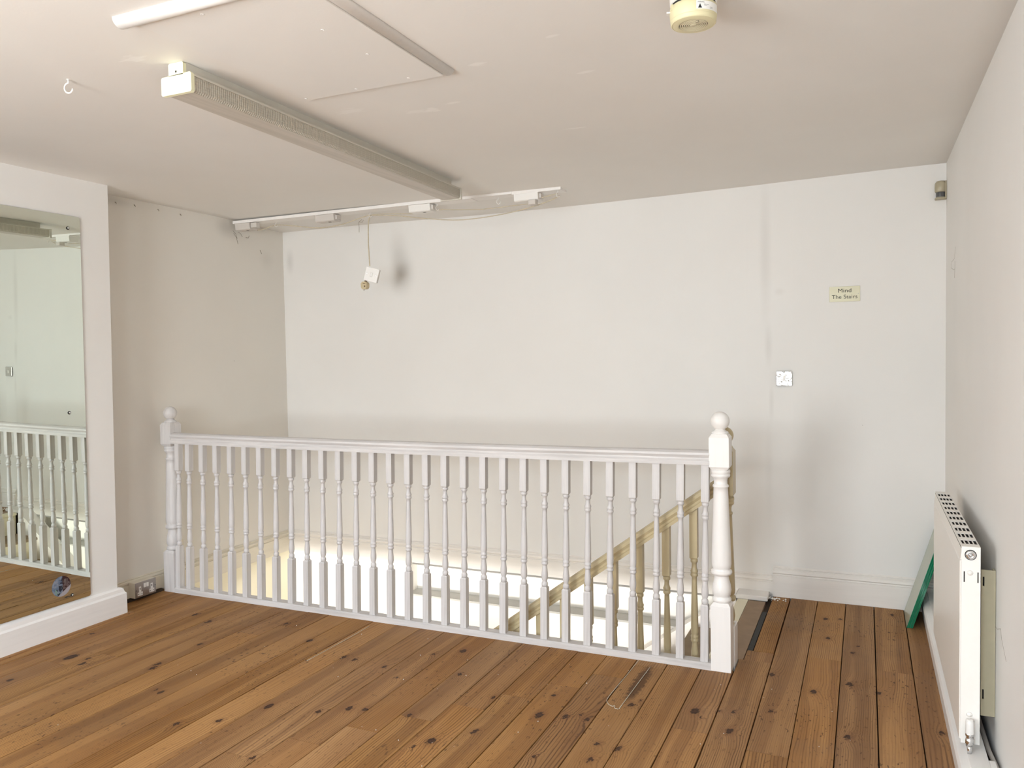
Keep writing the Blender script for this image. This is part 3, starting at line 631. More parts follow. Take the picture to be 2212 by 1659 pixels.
sp = [(rr * math.cos(2 * PI * i / 40), rr * math.sin(2 * PI * i / 40)) for i in range(40)]
sk.add([(0.0002 + b * T, a, b) for a, b in sp] + [(0.0007 + b * T, a, b) for a, b in sp], [tuple(range(39, -1, -1)), tuple(range(40, 80))] + [(i, (i + 1) % 40, (i + 1) % 40 + 40, i + 40) for i in range(40)])
so = sk.xf(lambda p: p + mi.location).build('sticker', M_STICK, mi); so.location = Vector((mx(zc_, 0.0066), yc_, zc_)) - mi.location
tag(so, 'round sticker with dark red and blue print')

# ------------------------------------------------------------------ radiator
RX0, RX1, RY0, RY1, RZ0, RZ1 = 0.271, 0.327, 2.82, 3.855, 0.150, 0.772
ra = thing('radiator', (0.30, 3.33, RZ0), 'white double panel radiator on right wall with slotted top grille', 'radiator')
# front panel: flat face with stepped edge
m = MB(); m.bbox(RX0, RX0 + 0.012, RY0 + 0.002, RY1 - 0.002, RZ0 + 0.004, RZ1 - 0.045, 0.003); m.build('front_panel', M_ENAMEL, ra)
m = MB(); m.prism([(RX0 + 0.001, RZ1 - 0.043), (RX0 + 0.012, RZ1 - 0.043), (RX0 + 0.012, RZ1 - 0.004), (RX0 + 0.006, RZ1 - 0.003)], RY0 + 0.002, RY1 - 0.002, 1); m.build('top_edge', M_ENAMEL, ra)
m = MB(); m.bbox(RX1 - 0.010, RX1, RY0 + 0.004, RY1 - 0.004, RZ0 + 0.004, RZ1 - 0.012, 0.003); m.build('back_panel', M_ENAMEL, ra)
# side cover with slots (frame pieces round real slots)
def plate_with_holes(m, u0, u1, v0, v1, holes, put):
    us = sorted({u0, u1} | {h[0] for h in holes} | {h[1] for h in holes}); vs = sorted({v0, v1} | {h[2] for h in holes} | {h[3] for h in holes})
    for a, b in zip(us, us[1:]):
        for c, d in zip(vs, vs[1:]):
            cu, cv = (a + b) / 2, (c + d) / 2
            if not any(h[0] < cu < h[1] and h[2] < cv < h[3] for h in holes): put(m, a, b, c, d)
m = MB()
plate_with_holes(m, RX0 + .004, RX1, RZ0 - .002, RZ1 - .001, [(RX0 + .010, RX0 + .0135, 0.660, 0.694), (RX1 - .0085, RX1 - .005, 0.660, 0.694), (RX0 + .018, RX0 + .041, RZ0 - .003, RZ0 + .072)],
                 lambda m, a, b, c, d: m.box(a, b, RY0 - .004, RY0 - .0015, c, d))
m.build('side_cover', M_ENAMEL, ra)
MB().box(RX0 + .012, RX1 - .012, RY0 + .0, RY1 - .004, RZ0 + .03, RZ1 - .02).build('convector_core', M_DARK, ra)
m = MB(); holes = []
ny_ = 10; gy0, gy1 = RY0 + 0.035, RY1 - 0.02; py = (gy1 - gy0) / ny_
gxs = [RX0 + .0090 + i * .0118 for i in range(4)]
for j in range(ny_):
    for gx_ in gxs: holes.append((gx_, gx_ + .0086, gy0 + j * py + 0.004, gy0 + j * py + 0.064))
plate_with_holes(m, RX0 + .004, RX1, RY0 - .002, RY1, holes, lambda m, a, b, c, d: m.box(a, b, c, d, RZ1 - .003, RZ1))
m.build('top_grille', M_ENAMEL, ra)
MB().box(RX0 + .0045, RX1 - .0005, RY0 + .001, RY1 - .003, RZ1 - .0075, RZ1 - .0065).build('grille_slot_shade', M_DARK, ra)  # dark sheet added to paint the shade inside the grille slots
MB().box(RX0 + .0045, RX1 - .0005, RY0 - .0012, RY0 - .0008, 0.62, 0.72).build('side_slot_shade', M_DARK, ra)  # dark sheet added to paint the shade inside the side slots
MB().box(RX0 + .004, RX1, RY1 - .002, RY1, RZ0, RZ1).build('side_cover', M_ENAMEL, ra)
v = MB().lathe([(.0165, 0), (.0165, -.0015)], RX0 + .029, RY0 - .0035, 24, 1, 0.747).build('bleed_ring', M_BLACK, ra)
MB().lathe([(.0140, 0), (.0140, -.003), (.011, -.005), (.006, -.0055), (.005, -.0035), (.0045, -.0035), (.004, -.008), (.001, -.008)], RX0 + .029, RY0 - .004, 20, 1, 0.747).build('bleed_plug', M_CHROME, ra)
for zz in (0.690, 0.240): MB().lathe([(.0085, 0), (.0075, -.002), (.005, -.002), (.0045, -.0035), (.001, -.004)], RX0 + .028, RY0 - .004, 16, 1, zz).build('rivet', M_ENAMEL, ra)
vy = RY0 - 0.030; vx = RX0 + .026
va = MB().lathe([(.010, .152), (.010, .158), (.0125, .160), (.0125, .172), (.010, .175), (.0095, .182), (.0125, .184), (.0125, .192), (.010, .194)], vx, vy, 12).build('valve_body', M_CHROME, ra)
MB().tube([(vx, vy, .180), (vx, RY0 - .003, .180)], .0085, 10).build('valve_tail', M_CHROME, va)
MB().lathe([(.0115, .190), (.0125, .193), (.0120, .225), (.0105, .234), (.006, .236)], vx, vy, 18).build('valve_cap', M_PLASTIC, va)
MB().tube([(vx, vy, .154), (vx, vy, .126)], .0065, 10).build('pipe', M_CHROME, va)
# second, yellowed old panel fixed behind it
m = MB(); plate_with_holes(m, RX1 + .012, 0.372, 0.208, 0.682, [(RX1 + .016, RX1 + .021, 0.630, 0.660), (RX1 + .016, RX1 + .021, 0.262, 0.294)], lambda m, a, b, c, d: m.box(a, b, 2.902, 2.906, c, d))
m.box(0.372, 0.379, 2.902, 2.93, 0.208, 0.682); tag(m.build('wall_bracket_panel', M_ENAMEL_CREAM, ra), 'yellowed cream plate behind the white panel')
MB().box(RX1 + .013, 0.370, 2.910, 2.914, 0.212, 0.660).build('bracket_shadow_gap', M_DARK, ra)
tag(MB().tube([(0.3715, 1.4, 0.100), (0.3715, 2.75, 0.100), (0.362, 2.9, 0.098), (0.360, 3.7, 0.098)], .0072, 10).build('heating_pipe', M_GREYPLASTIC), 'grey white painted heating pipe along the wall behind the plinth', 'pipe')

# ------------------------------------------------------------------ sheets of green glass leaning behind the radiator
gsl = (0.303 - 0.187) / 0.378
def leaning(name, x0, x1, y0, y1, ztop, mats, label):
    t_ = thing(name, (x0, (y0 + y1) / 2, 0), label, 'glass shelf', 'glass shelves leaning in the corner')
    P = lambda x, y, z: (x + gsl * z, y, z + 0.001)
    m = MB(); m.add([P(x0, y0, 0), P(x1, y0, 0), P(x1, y1, 0), P(x0, y1, 0), P(x0, y0, ztop), P(x1, y0, ztop), P(x1, y1, ztop), P(x0, y1, ztop)],
                    [(0, 3, 2, 1), (4, 5, 6, 7), (0, 1, 5, 4), (1, 2, 6, 5), (2, 3, 7, 6), (3, 0, 4, 7)])
    m.build('glass_sheet', None, t_, mats=[M_GREEN, M_PALEGLASS], midx=[0, 0, 0, 0, 0, 1])
    a = MB(); a.tube([P(x0 + .0008, y0 - .0003, 0.001), P(x0 + .0008, y0 - .0003, ztop)], .0009, 6); a.build('polished_arris', M_GREENLINE, t_)
    return t_
leaning('glass_shelf', 0.1870, 0.1960, 4.350, 4.628, 0.470, 0, 'thick green edged glass shelf, outer one of three leaning in the corner')
leaning('glass_shelf', 0.1965, 0.2055, 4.352, 4.628, 0.462, 0, 'middle one of three green glass shelves leaning in the corner')
leaning('glass_shelf', 0.2060, 0.2150, 4.350, 4.628, 0.466, 0, 'green glass shelf nearest the radiator, innermost of three leaning sheets')

# ------------------------------------------------------------------ double socket on the left skirting
so_ = thing('double_socket', (-3.90, 3.31, 0.065), 'steel faced double wall socket on cream box low in left recess', 'socket')
MB().bbox(-3.903, -3.853, 3.235, 3.383, 0.020, 0.110, 0.002).build('back_box', M_OLDPLASTIC if False else M_SKIRT_CREAM, so_)
pl = MB().bbox(-3.8528, -3.8490, 3.236, 3.382, 0.021, 0.109, 0.0012).build('face_plate', M_STEEL, so_)
for yc in (3.268, 3.350):
    MB().box(-3.8492, -3.8478, yc - .0075, yc + .0075, 0.052, 0.084).box(-3.8492, -3.8478, yc - .0175, yc + .0175, 0.031, 0.052).build('socket_outlet', M_PLASTIC, pl)
    for (a, b, c, d) in ((-.0025, .0025, .066, .076), (-.013, -.009, .038, .043), (.009, .013, .038, .043)): MB().box(-3.8480, -3.8475, yc + a, yc + b, c, d).build('pin_slot', M_DARK, pl)
for yc in (3.301, 3.320): MB().bbox(-3.8495, -3.8455, yc - .0075, yc + .0075, 0.072, 0.096, 0.001).build('rocker_switch', M_PLASTIC, pl)
for yc in (3.243, 3.375): MB().lathe([(.003, 0), (.002, .001)], -3.8492, yc, 10, 0, 0.065).build('screw', M_DARK, pl)

# ------------------------------------------------------------------ chrome switch and sign on the back wall
YW = YB - 0.012
cs_ = thing('chrome_switch', (-0.415, YW, 1.234), 'polished chrome single light switch on the back wall below the sign', 'switch')
p_ = MB().bbox(-0.459, -0.371, YW - 0.008, YW, 1.191, 1.277, 0.004).build('face_plate', M_CHROMEW, cs_)
MB().bbox(-0.4225, -0.4075, YW - 0.0115, YW - 0.0075, 1.220, 1.247, 0.0012).build('rocker', M_PLASTIC, p_)
for xx in (-0.448, -0.382): MB().lathe([(.0035, 0), (.003, -.0012)], xx, YW - .008, 10, 1, 1.234).build('screw', M_STEEL, p_)
def text_mesh(body, size, mat, parent, name, place, align='CENTER', width=None, bold=0.0):
    c = bpy.data.curves.new('t', 'FONT'); c.body = body; c.size = size; c.align_x = align; c.extrude = 0.0003; c.offset = bold; c.space_character = 1.02
    o = bpy.data.objects.new('t', c); COL.objects.link(o)
    dg = bpy.context.evaluated_depsgraph_get(); me = bpy.data.meshes.new_from_object(o.evaluated_get(dg)); bpy.data.objects.remove(o)
    ws = [v.co.x for v in me.vertices]
    k = (width / (max(ws) - min(ws))) if width else 1.0
    off = Vector((0, 0, 0)); q = parent
    while q is not None: off += q.location; q = q.parent
    for v in me.vertices: v.co = Vector(place(v.co.x * k, v.co.y, v.co.z)) - off
    me.materials.clear(); me.materials.append(mat)
    ob = bpy.data.objects.new(name, me); COL.objects.link(ob); ob.parent = parent
    return ob
sg = thing('stairs_sign', (-0.103, YW, 1.69), 'small pale gold sign reading Mind The Stairs on back wall', 'sign')
rs = -0.006
MB().bbox(-0.180, -0.026, YW - 0.003, YW, 1.650, 1.732, 0.0008).build('sign_plate', M_SIGN, sg)
text_mesh('Mind', 0.0295, M_INK, sg, 'lettering', lambda x, y, z: (-0.103 + x, YW - 0.0031 - z, 1.700 + y), width=0.066, bold=0.0)
text_mesh('The Stairs', 0.0295, M_INK, sg, 'lettering', lambda x, y, z: (-0.103 + x, YW - 0.0031 - z, 1.6665 + y), width=0.127, bold=0.0)
for xx in (-0.171, -0.035): MB().lathe([(.0022, 0), (.0018, -.001)], xx, YW - .003, 10, 1, 1.691).build('screw', M_STEEL, sg)

# ------------------------------------------------------------------ motion sensor
ps = thing('motion_sensor', (0.355, 4.66, 2.2), 'yellowed plastic motion sensor high in the right corner', 'sensor')
m = MB(); secs = [(2.154, .024, .020), (2.158, .026, .024), (2.163, .026, .024)]
m.lathe([(.026, 2.152), (.0275, 2.155), (.0275, 2.161), (.022, 2.165)], 0.353, 4.655, 20); m.build('base_lip', M_SENSOR, ps)
m = MB().lathe([(.0215, 2.163), (.0220, 2.166), (.0220, 2.190), (.0215, 2.193)], 0.353, 4.655, 20); m.build('sensor_lens', M_LENS, ps)
MB().box(0.372, 0.379, 4.635, 4.667, 2.155, 2.245).build('mounting_plate', M_SENSOR, ps)
m = MB().lathe([(.0245, 2.190), (.0275, 2.196), (.0280, 2.215), (.0265, 2.235), (.020, 2.246), (.006, 2.249)], 0.353, 4.655, 20); m.build('housing', M_SENSOR, ps)

# ------------------------------------------------------------------ ceiling hatch
ha = thing('ceiling_hatch', (-1.57, 1.98, ZC), 'white boarded ceiling panel with half round beading on two edges', 'ceiling panel')
MB().bbox(-1.846, -1.285, 1.60, 2.362, ZC - 0.011, ZC + 0.01, 0.002).build('hatch_board', M_CEIL, ha)
def halfround(m, p0, p1, w, h, axis):
    pts = [(w / 2 * math.cos(a), -h * math.sin(a)) for a in [PI * i / 10 for i in range(11)]]
    if axis == 1: m.prism([(p0[0] + a, ZC + b) for a, b in pts], p0[1], p1, 1, True)
    else: m.prism([(p0[1] + a, ZC + b) for a, b in pts], p0[0], p1, 0, True)
    return m
halfround(MB(), (-1.262, 0.9), 2.352, 0.044, 0.017, 1).build('beading', M_WHITE_S, ha)
halfround(MB(), (-1.884, 1.600), -1.286, 0.052, 0.024, 0).build('beading', M_WHITE_S, ha)
for (x, y) in [(-1.635, 1.652), (-1.41, 1.879), (-1.401, 2.088), (-1.399, 2.325), (-1.619, 2.337), (-1.838, 2.342)]:
    MB().lathe([(.0055, 0), (.005, -.0012), (.003, -.0012), (.0026, -.0004), (.0005, -.0004)], x, y, 12, 2, ZC - .011).build('screw', M_WHITE_S, ha)

# ------------------------------------------------------------------ fluorescent fitting
fx = thing('fluorescent_batten', (-2.0, 2.88, ZC), 'long grey prismatic fluorescent ceiling light with yellowed square end cap', 'light fitting')
AX = -0.036
def fxf(p): return Vector((p.x + AX * (p.y - 1.905), p.y, p.z))
MB().box(-2.028, -1.966, 1.912, 3.80, 2.300, 2.3395).xf(fxf).build('spine', M_FITTING, fx)
m = MB(); m.prism([(-2.054, 2.296), (-2.054, 2.254), (-2.046, 2.245), (-1.948, 2.245), (-1.940, 2.254), (-1.940, 2.296)], 1.915, 3.85, 1)
o = m.xf(fxf).build('diffuser', None, fx, mats=[M_DIFF, M_DIFFB], midx=[0, 0, 1, 0, 0, 1, 0, 0])
MB().box(-2.057, -1.937, 1.912, 3.852, 2.294, 2.301).xf(fxf).build('tray', M_FITTING, fx)
def endcap(y0, y1, mat):
    def rr(pts): return pts
    up = [(-2.028, 2.300), (-2.028, 2.335), (-2.024, 2.339), (-1.970, 2.339), (-1.966, 2.335), (-1.966, 2.303)]
    lo = [(-1.966, 2.303), (-1.938, 2.303), (-1.933, 2.297), (-1.933, 2.246), (-1.938, 2.241), (-2.056, 2.241), (-2.061, 2.246), (-2.061, 2.295), (-2.056, 2.300)]
    m = MB(); m.prism(lo[1:], y0, y1, 1); m.prism([(-2.028, 2.2995)] + up[1:5] + [(-1.966, 2.2995)], y0, y1, 1)
    return m.xf(fxf)
e1 = tag(endcap(1.898, 1.912, 0).build('end_cap', M_ENDCAP, fx), 'yellowed white end cap facing the room')
MB().lathe([(.0035, 0), (.0035, -.0005)], -1.996, 1.898, 12, 1, 2.311).xf(fxf).build('screw_hole', M_DARK, e1)
MB().box(-2.061, -1.933, 3.850, 3.862, 2.241, 2.303).xf(fxf).build('end_cap', M_FITTING, fx)

# ------------------------------------------------------------------ smoke detector
SX, SY = -0.412, 2.128
sd = thing('smoke_detector', (SX, SY, ZC), 'cream smoke detector with round vent and warning label on ceiling', 'smoke detector')
MB().lathe([(.060, ZC - .001), (.061, ZC - .008), (.060, ZC - .034), (.056, ZC - .036)], SX, SY, 40).build('base_ring', M_PLASTIC, sd)
MB().lathe([(.0565, ZC - .035), (.0570, ZC - .039), (.0565, ZC - .041)], SX, SY, 40).build('gap_ring', M_DARK, sd)
bd = MB().lathe([(.056, ZC - .040), (.0600, ZC - .044), (.0608, ZC - .058), (.0600, ZC - .072), (.0585, ZC - .074), (.0585, ZC - .076), (.0592, ZC - .077), (.0591, ZC - .0772), (.0583, ZC - .0845), (.0582, ZC - .0848), (.0560, ZC - .0872), (.0557, ZC - .0873), (.0545, ZC - .0873), (.0543, ZC - .0866), (.0538, ZC - .0866), (.0536, ZC - .0873), (.0533, ZC - .0874), (.0385, ZC - .0888), (.038, ZC - .0888), (.037, ZC - .084)], SX, SY, 56).build('body', M_OLDPLASTIC, sd)
r_ = 0.037; lo_ = [(.0385, ZC - .0888)]
z_ = ZC - .0888
for i in range(6): lo_ += [(r_, z_), (r_ - .0004, z_ + .0022), (r_ - .0020, z_ + .0022), (r_ - .0024, z_)]; r_ -= .0052
lo_ += [(.0045, z_ - .0005), (.001, z_ - .001)]
for i in range(6):
    rg = 0.037 - .0052 * i - .0012
    MB().lathe([(rg + .0007, z_ + .00215), (rg - .0007, z_ + .00215)], SX, SY, 40, cap=False).build('vent_slot', M_DARK, sd)
MB().lathe(lo_, SX, SY, 48, cap=False).build('vent_grille', plain('aged_vent_plastic', (0.66, 0.60, 0.42), 0.5), sd)
MB().lathe([(.0052, z_ + .0005), (.0045, z_ - .0025), (.0035, z_ - .0028)], SX + 0.014, SY - 0.022, 14).build('indicator_light', M_SENSOR, sd)
def tab(a, r0, r1, wdt, z0, z1, mat, name, par):
    ca, sa = math.cos(a), math.sin(a)
    MB().box(r0, r1, -wdt / 2, wdt / 2, z0, z1).xf(lambda p: Vector((SX + p.x * ca - p.y * sa, SY + p.x * sa + p.y * ca, p.z))).build(name, mat, par)
tab(R(196), .056, .069, .014, ZC - .056, ZC - .052, M_PLASTIC, 'release_tab', sd)
tab(R(215), .056, .0615, .010, ZC - .056, ZC - .040, M_OLDPLASTIC, 'lug', sd)
# label wrapped round the body
def wrap(a0, a1, z0, z1, r, n=14):
    vs = []
    for i in range(n + 1):
        a = a0 + (a1 - a0) * i / n
        vs += [(SX + r * math.cos(a), SY + r * math.sin(a), z0), (SX + r * math.cos(a), SY + r * math.sin(a), z1)]
    return MB().add(vs, [(2 * i, 2 * i + 2, 2 * i + 3, 2 * i + 1) for i in range(n)], True)
lb = wrap(R(288), R(358), ZC - .071, ZC - .050, .0611).build('warning_label', M_WARNLABEL, sd)
def wrap_pt(a0, x, z): a = a0 + x / .0614; return (SX + .0614 * math.cos(a), SY + .0614 * math.sin(a), z)
tri = MB(); A0 = R(297)
tri.add([wrap_pt(A0, -.0052, ZC - .0690), wrap_pt(A0, .0052, ZC - .0690), wrap_pt(A0, 0, ZC - .0580)], [(0, 1, 2)]); tri.build('warning_triangle', M_INK, lb)
text_mesh('WARNING', 0.0050, M_INK, lb, 'lettering', lambda x, y, z: wrap_pt(R(291), x, ZC - .0558 + y), align='LEFT', width=0.018, bold=0.0)
for i in range(4):
    m = MB()
    for j in range(3 if i else 5):
        a = .0105 + j * .0032 + (0.018 if i > 1 else 0); m.add([wrap_pt(A0, a, ZC - .0600 - i * .0026), wrap_pt(A0, a + .0024, ZC - .0600 - i * .0026), wrap_pt(A0, a + .0024, ZC - .0592 - i * .0026), wrap_pt(A0, a, ZC - .0592 - i * .0026)], [(0, 1, 2, 3)])
    m.build('small_print', M_INK, lb)

# ------------------------------------------------------------------ batten with transformer boxes on the ceiling
bt = thing('ceiling_batten', (-2.7, 4.2, 2.32), 'long thin white board screwed to the ceiling near the back wall', 'board')
def bz(x): return 2.3235 + (x + 3.9) / 2.34 * 0.0125
def batten(xa, xb, th, dz=0.0):
    ya = lambda x: 4.155 + (x + 3.9) / 2.34 * 0.055
    P = lambda x, y, z: (x, ya(x) + y, bz(x) + z + dz)
    return MB().add([P(xa, 0, -th), P(xb, 0, -th), P(xb, .095, -th), P(xa, .095, -th), P(xa, 0, 0), P(xb, 0, 0), P(xb, .095, 0), P(xa, .095, 0)],
                    [(0, 3, 2, 1), (4, 5, 6, 7), (0, 1, 5, 4), (1, 2, 6, 5), (2, 3, 7, 6), (3, 0, 4, 7)])
batten(-3.90, -2.12, .019, .001).build('board_length', M_WHITE_S, bt)
batten(-2.12, -1.86, .014, -.002).build('board_length', M_WHITE_S, bt)
batten(-1.859, -1.562, .019, -.002).build('board_length', M_WHITE_S, bt)
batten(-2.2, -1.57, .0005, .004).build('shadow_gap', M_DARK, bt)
BL = ['white transformer box at the left end of the ceiling board', 'white transformer box second from the left under the ceiling board', 'white transformer box below the far end of the light fitting', 'white transformer box at the right end of the ceiling board']
for i, (a, b) in enumerate(((-3.885, -3.76), (-3.232, -3.088), (-2.543, -2.395), (-1.848, -1.700))):
    y0 = 4.157 + ((a + b) / 2 + 3.9) / 2.34 * 0.055; zt = bz((a + b) / 2) - 0.0195
    bx = thing('transformer_box', ((a + b) / 2, y0 + .03, zt), BL[i], 'electrical box', 'transformer boxes under the ceiling board')
    m = MB(); m.prism([(y0, zt), (y0 + .004, zt - .038), (y0 + .010, zt - .043), (y0 + .072, zt - .043), (y0 + .078, zt - .036), (y0 + .082, zt)], a, b, 0); m.build('case', M_PLASTIC if i > 1 else M_GREYPLASTIC, bx)
    for q in (.55, .62): MB().box(a + (b - a) * q, a + (b - a) * q + .004, y0 + .03, y0 + .05, zt - .0440, zt - .0425).build('vent_slot', M_DARK, bx)
    MB().box(b - .001, b + .012, y0 + .02, y0 + .06, zt - .032, zt - .006).build('terminal_cover', M_GREYPLASTIC, bx)
    if i == 3: tag(MB().bbox(-1.755, -1.712, y0 - .01, y0 + .035, zt - .070, zt - .043, .002).build('connector_block', M_GREYPLASTIC, bx), 'small grey connector block')
    if i == 0: tag(MB().bbox(-3.755, -3.705, y0 + .004, y0 + .04, zt - .034, zt - .001, .002).build('connector_block', M_GREYPLASTIC, bx), 'small grey connector block')
def hook(x, y, z, s, ang, label, open_dir=1):
    h = thing('cup_hook', (x, y, z), label, 'hook', 'cup hooks screwed into the ceiling')
    pts = [(0, 0, 0), (0, 0, -.008)]
    for i in range(13):
        a = R(100 + 255 * i / 12); pts.append((.0095 * math.cos(a) * 1.0, 0, -.0195 + .0115 * math.sin(a)))
    ca, sa = math.cos(ang), math.sin(ang)
    P = [(x + p[0] * s * ca, y + p[0] * s * sa, z + p[2] * s) for p in pts]
    MB().tube(P, .0019 * s, 8).build('wire', M_PLASTIC, h)
    MB().lathe([(.0042 * s, 0), (.0042 * s, -.0012)], x, y, 12, 2, z).build('collar', M_PLASTIC, h)
    return h
hook(-2.433, 1.854, ZC, 1.45, R(24), 'white cup hook alone on the ceiling, left of the fluorescent light')
hook(-1.584, 4.225, 2.312, 1.15, R(60), 'cable hook at the right end of the ceiling board')
hook(-1.964, 4.247, 2.313, 1.2, R(24), 'empty cup hook under the board, right of the light fitting')
hook(-2.375, 4.25, 2.312, 1.15, R(60), 'cup hook beside the transformer box below the light fitting')
hook(-2.866, 4.26, 2.308, 0.9, R(50), 'cup hook from which the loose switch hangs')
hook(-3.612, 4.25, 2.305, 0.9, R(50), 'cable hook near the left end of the ceiling board')

def smooth_path(pts, n=6):
    out = []; P = [Vector(p) for p in pts]; P = [P[0]] + P + [P[-1]]
    for i in range(1, len(P) - 2):
        for k in range(n):
            t = k / n; a, b, c, d = P[i - 1], P[i], P[i + 1], P[i + 2]
            out.append(0.5 * ((2 * b) + (-a + c) * t + (2 * a - 5 * b + 4 * c - d) * t * t + (-a + 3 * b - 3 * c + d) * t ** 3))
    out.append(P[-2]); return out
def cable(pts, r, label, y=4.26, dy=0.0):
    P = smooth_path([(a, y + dy * math.sin(i * 1.7), b) for i, (a, b) in enumerate(pts)])
    o = MB().tube(P, r, 7).build('cable', M_CABLE); tag(o, label, 'cable', 'dusty cables draped below the ceiling board')
cable([(-3.78, 2.268), (-3.72, 2.272), (-3.612, 2.290), (-3.453, 2.270), (-3.265, 2.243), (-3.082, 2.252), (-2.93, 2.283), (-2.866, 2.292)], .0032, 'beige cable sagging between the two leftmost hooks')
cable([(-2.866, 2.290), (-2.662, 2.270), (-2.463, 2.236), (-2.239, 2.208), (-2.023, 2.212), (-1.814, 2.234), (-1.669, 2.262), (-1.584, 2.290)], .0030, 'lowest beige cable drooping across to the right end hook', dy=0.003)
cable([(-2.866, 2.296), (-2.75, 2.292), (-2.62, 2.281), (-2.50, 2.274), (-2.371, 2.284), (-2.269, 2.275), (-2.083, 2.261), (-1.872, 2.264), (-1.755, 2.266)], .0026, 'upper beige cable running behind the boxes to the right transformer', y=4.275)
cable([(-1.688, 2.285), (-1.64, 2.292), (-1.590, 2.300)], .0024, 'short white cable from the right transformer to the end hook', y=4.235)
cable([(-2.866, 2.290), (-2.882, 2.245), (-2.886, 2.131), (-2.883, 2.043), (-2.879, 1.972)], .0040, 'vertical twisted cable carrying the loose hanging switch')
# hanging pattress switch
hs = thing('hanging_switch', (-2.865, 4.25, 1.915), 'white plastic light switch dangling askew on a cable', 'switch')
ca, sa = math.cos(R(-15)), math.sin(R(-15)); hc = Vector((-2.862, 4.25, 1.914))
def hx(p):
    q = Vector((p.x * ca - p.z * sa, p.y, p.x * sa + p.z * ca)); yw = R(20)
    return hc + Vector((q.x * math.cos(yw) - q.y * math.sin(yw), q.x * math.sin(yw) + q.y * math.cos(yw), q.z))
MB().bbox(-.043, .043, .006, .036, -.043, .043, .003).xf(hx).build('back_box', M_GREYPLASTIC, hs)
fp = MB().bbox(-.044, .044, -.002, .006, -.044, .044, .002).xf(hx).build('face_plate', M_PLASTIC, hs)
MB().bbox(-.0065, .0065, -.005, -.0015, -.0125, .0125, .0015).xf(hx).build('rocker', M_PLASTIC, fp)
MB().box(-.0078, .0078, -.0024, -.0019, -.0138, .0138).xf(hx).build('rocker_gap', M_GREYPLASTIC, fp)
for xx in (-.030, .030): MB().lathe([(.0036, 0), (.003, -.001)], xx, -.002, 10, 1, 0).xf(hx).build('screw', M_STEEL, fp)
pg = thing('loose_plug', (-2.907, 4.24, 1.848), 'small beige plug hanging under the loose switch', 'plug')
oc = [(-.014, -.024), (.012, -.024), (.022, -.012), (.023, .012), (.013, .023), (-.012, .024), (-.023, .012), (-.022, -.010)]
MB().prism([(-2.907 + a, 1.848 + b) for a, b in oc], 4.228, 4.258, 1).build('plug_body', M_PLUG, pg)
MB().prism([(-2.902 + a * .72, 1.848 + b * .8) for a, b in oc], 4.225, 4.229, 1).build('plug_face', M_PLUG, pg)
MB().lathe([(.005, 0), (.004, -.001)], -2.899, 4.225, 10, 1, 1.842).build('screw', plain('rusty_screw', (0.12, 0.06, 0.03), 0.6), pg)
MB().box(-2.912, -2.892, 4.2245, 4.2255, 1.858, 1.862).build('slot', plain('slot_shadow', (0.15, 0.10, 0.05), 0.8), pg)
MB().tube([(-2.912, 4.24, 1.826), (-2.915, 4.24, 1.817)], .003, 8).build('pin', M_STEEL, pg)
MB().tube([(-2.905, 4.245, 1.868), (-2.903, 4.248, 1.880)], .0085, 10).build('neck', plain('dark_neck', (0.16, 0.10, 0.06), 0.7), pg)

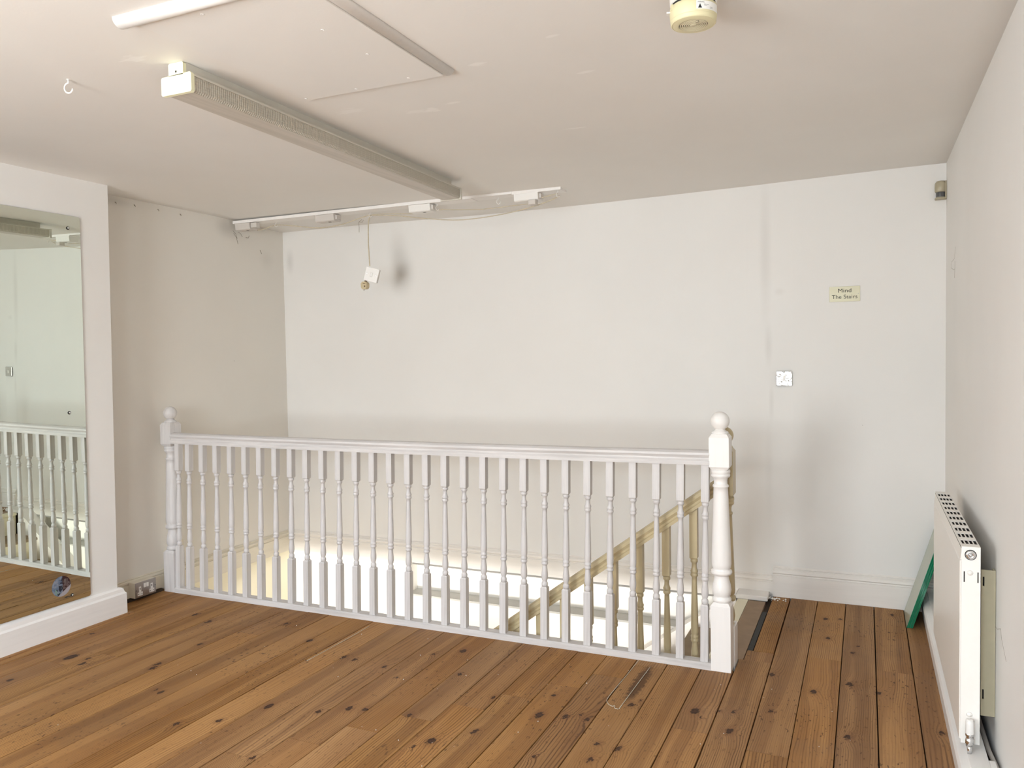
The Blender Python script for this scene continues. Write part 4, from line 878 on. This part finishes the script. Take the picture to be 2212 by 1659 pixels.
# ------------------------------------------------------------------ odds and ends on the floor
def floor_strip(pts, r, label):
    P = smooth_path([(a, b, 0.0015) for a, b in pts], 5)
    tag(MB().tube(P, r, 6).build('strap_scratch_line', M_STRAP_SCRATCH), label, 'strap')
floor_strip([(-0.938, 3.453), (-0.944, 3.25), (-0.952, 3.04), (-0.940, 2.985), (-0.916, 2.962), (-0.905, 2.968), (-0.900, 2.950), (-0.885, 2.945)], .0013, 'clear plastic strap curling at its end on the boards near the right post')
floor_strip([(-0.871, 3.399), (-0.877, 3.17), (-0.882, 2.948)], .0014, 'straight clear plastic strap beside the dark resin streak')
floor_strip([(-2.347, 3.389), (-2.345, 3.15), (-2.350, 2.891)], .0012, 'straight pale scratch line on the boards in front of the balustrade middle')  # whitish floor scratch, added as a thin raised strip
m = MB()
for i in range(26):
    x = -0.478 + random.gauss(0.02, 0.025); y = 4.60 + random.gauss(0, 0.018); r = random.uniform(.002, .0065)
    if y > 4.635: y = 4.632
    m.lathe([(r * .6, 0), (r, r * .5), (r * .7, r * 1.1), (r * .1, r * 1.3)], x, y, 5, 2, 0.0008, smooth=False)
tag(m.build('plaster_crumbs', M_CRUMB), 'white plaster crumbs at the skirting step by the stair head', 'debris', kind='stuff')
m = MB()
for i in range(60):
    x = random.uniform(-3.5, 0.2); y = random.uniform(2.0, 3.4); r = random.uniform(.0008, .0022)
    m.lathe([(r, 0), (r, r), (r * .2, r * 1.4)], x, y, 4, 2, 0.0008, smooth=False)
tag(m.build('floor_dust', M_CRUMB), 'tiny pale specks of grit scattered over the floorboards', 'debris', kind='stuff')
# cobweb strands hanging at the ceiling line
m = MB()
for (x, z, l) in ((-3.905, 2.262, .05), (-3.90, 2.245, .07), (-3.86, 2.25, .03)):
    y = 4.16
    m.tube([(x, y, z), (x + .006, y + .02, z - l * .4), (x + .002, y + .03, z - l * .7), (x + .004, y + .035, z - l)], .0014, 5)
m.tube([(-3.83, 4.2, 2.215), (-3.81, 4.2, 2.21), (-3.80, 4.2, 2.225)], .002, 5)
m.tube([(-2.93, 4.26, 2.27), (-2.955, 4.26, 2.255), (-2.953, 4.26, 2.22), (-2.954, 4.26, 2.19)], .0014, 5)
m.tube([(-2.955, 4.26, 2.255), (-2.93, 4.262, 2.252), (-2.92, 4.262, 2.266)], .0012, 5)
m.tube([(-3.905, 4.42, 2.16), (-3.906, 4.435, 2.135)], .002, 5)
for (y, z) in ((3.25, 2.305), (3.38, 2.31), (3.55, 2.31), (3.72, 2.308)): m.tube([(-3.918, y, z), (-3.914, y + .005, z - .006), (-3.912, y + .004, z - .013)], [.0026, .0022, .0008], 6)
tag(m.build('cobwebs', M_COBWEB), 'dusty dark cobweb strands hanging below the ceiling board', 'cobweb', kind='stuff')
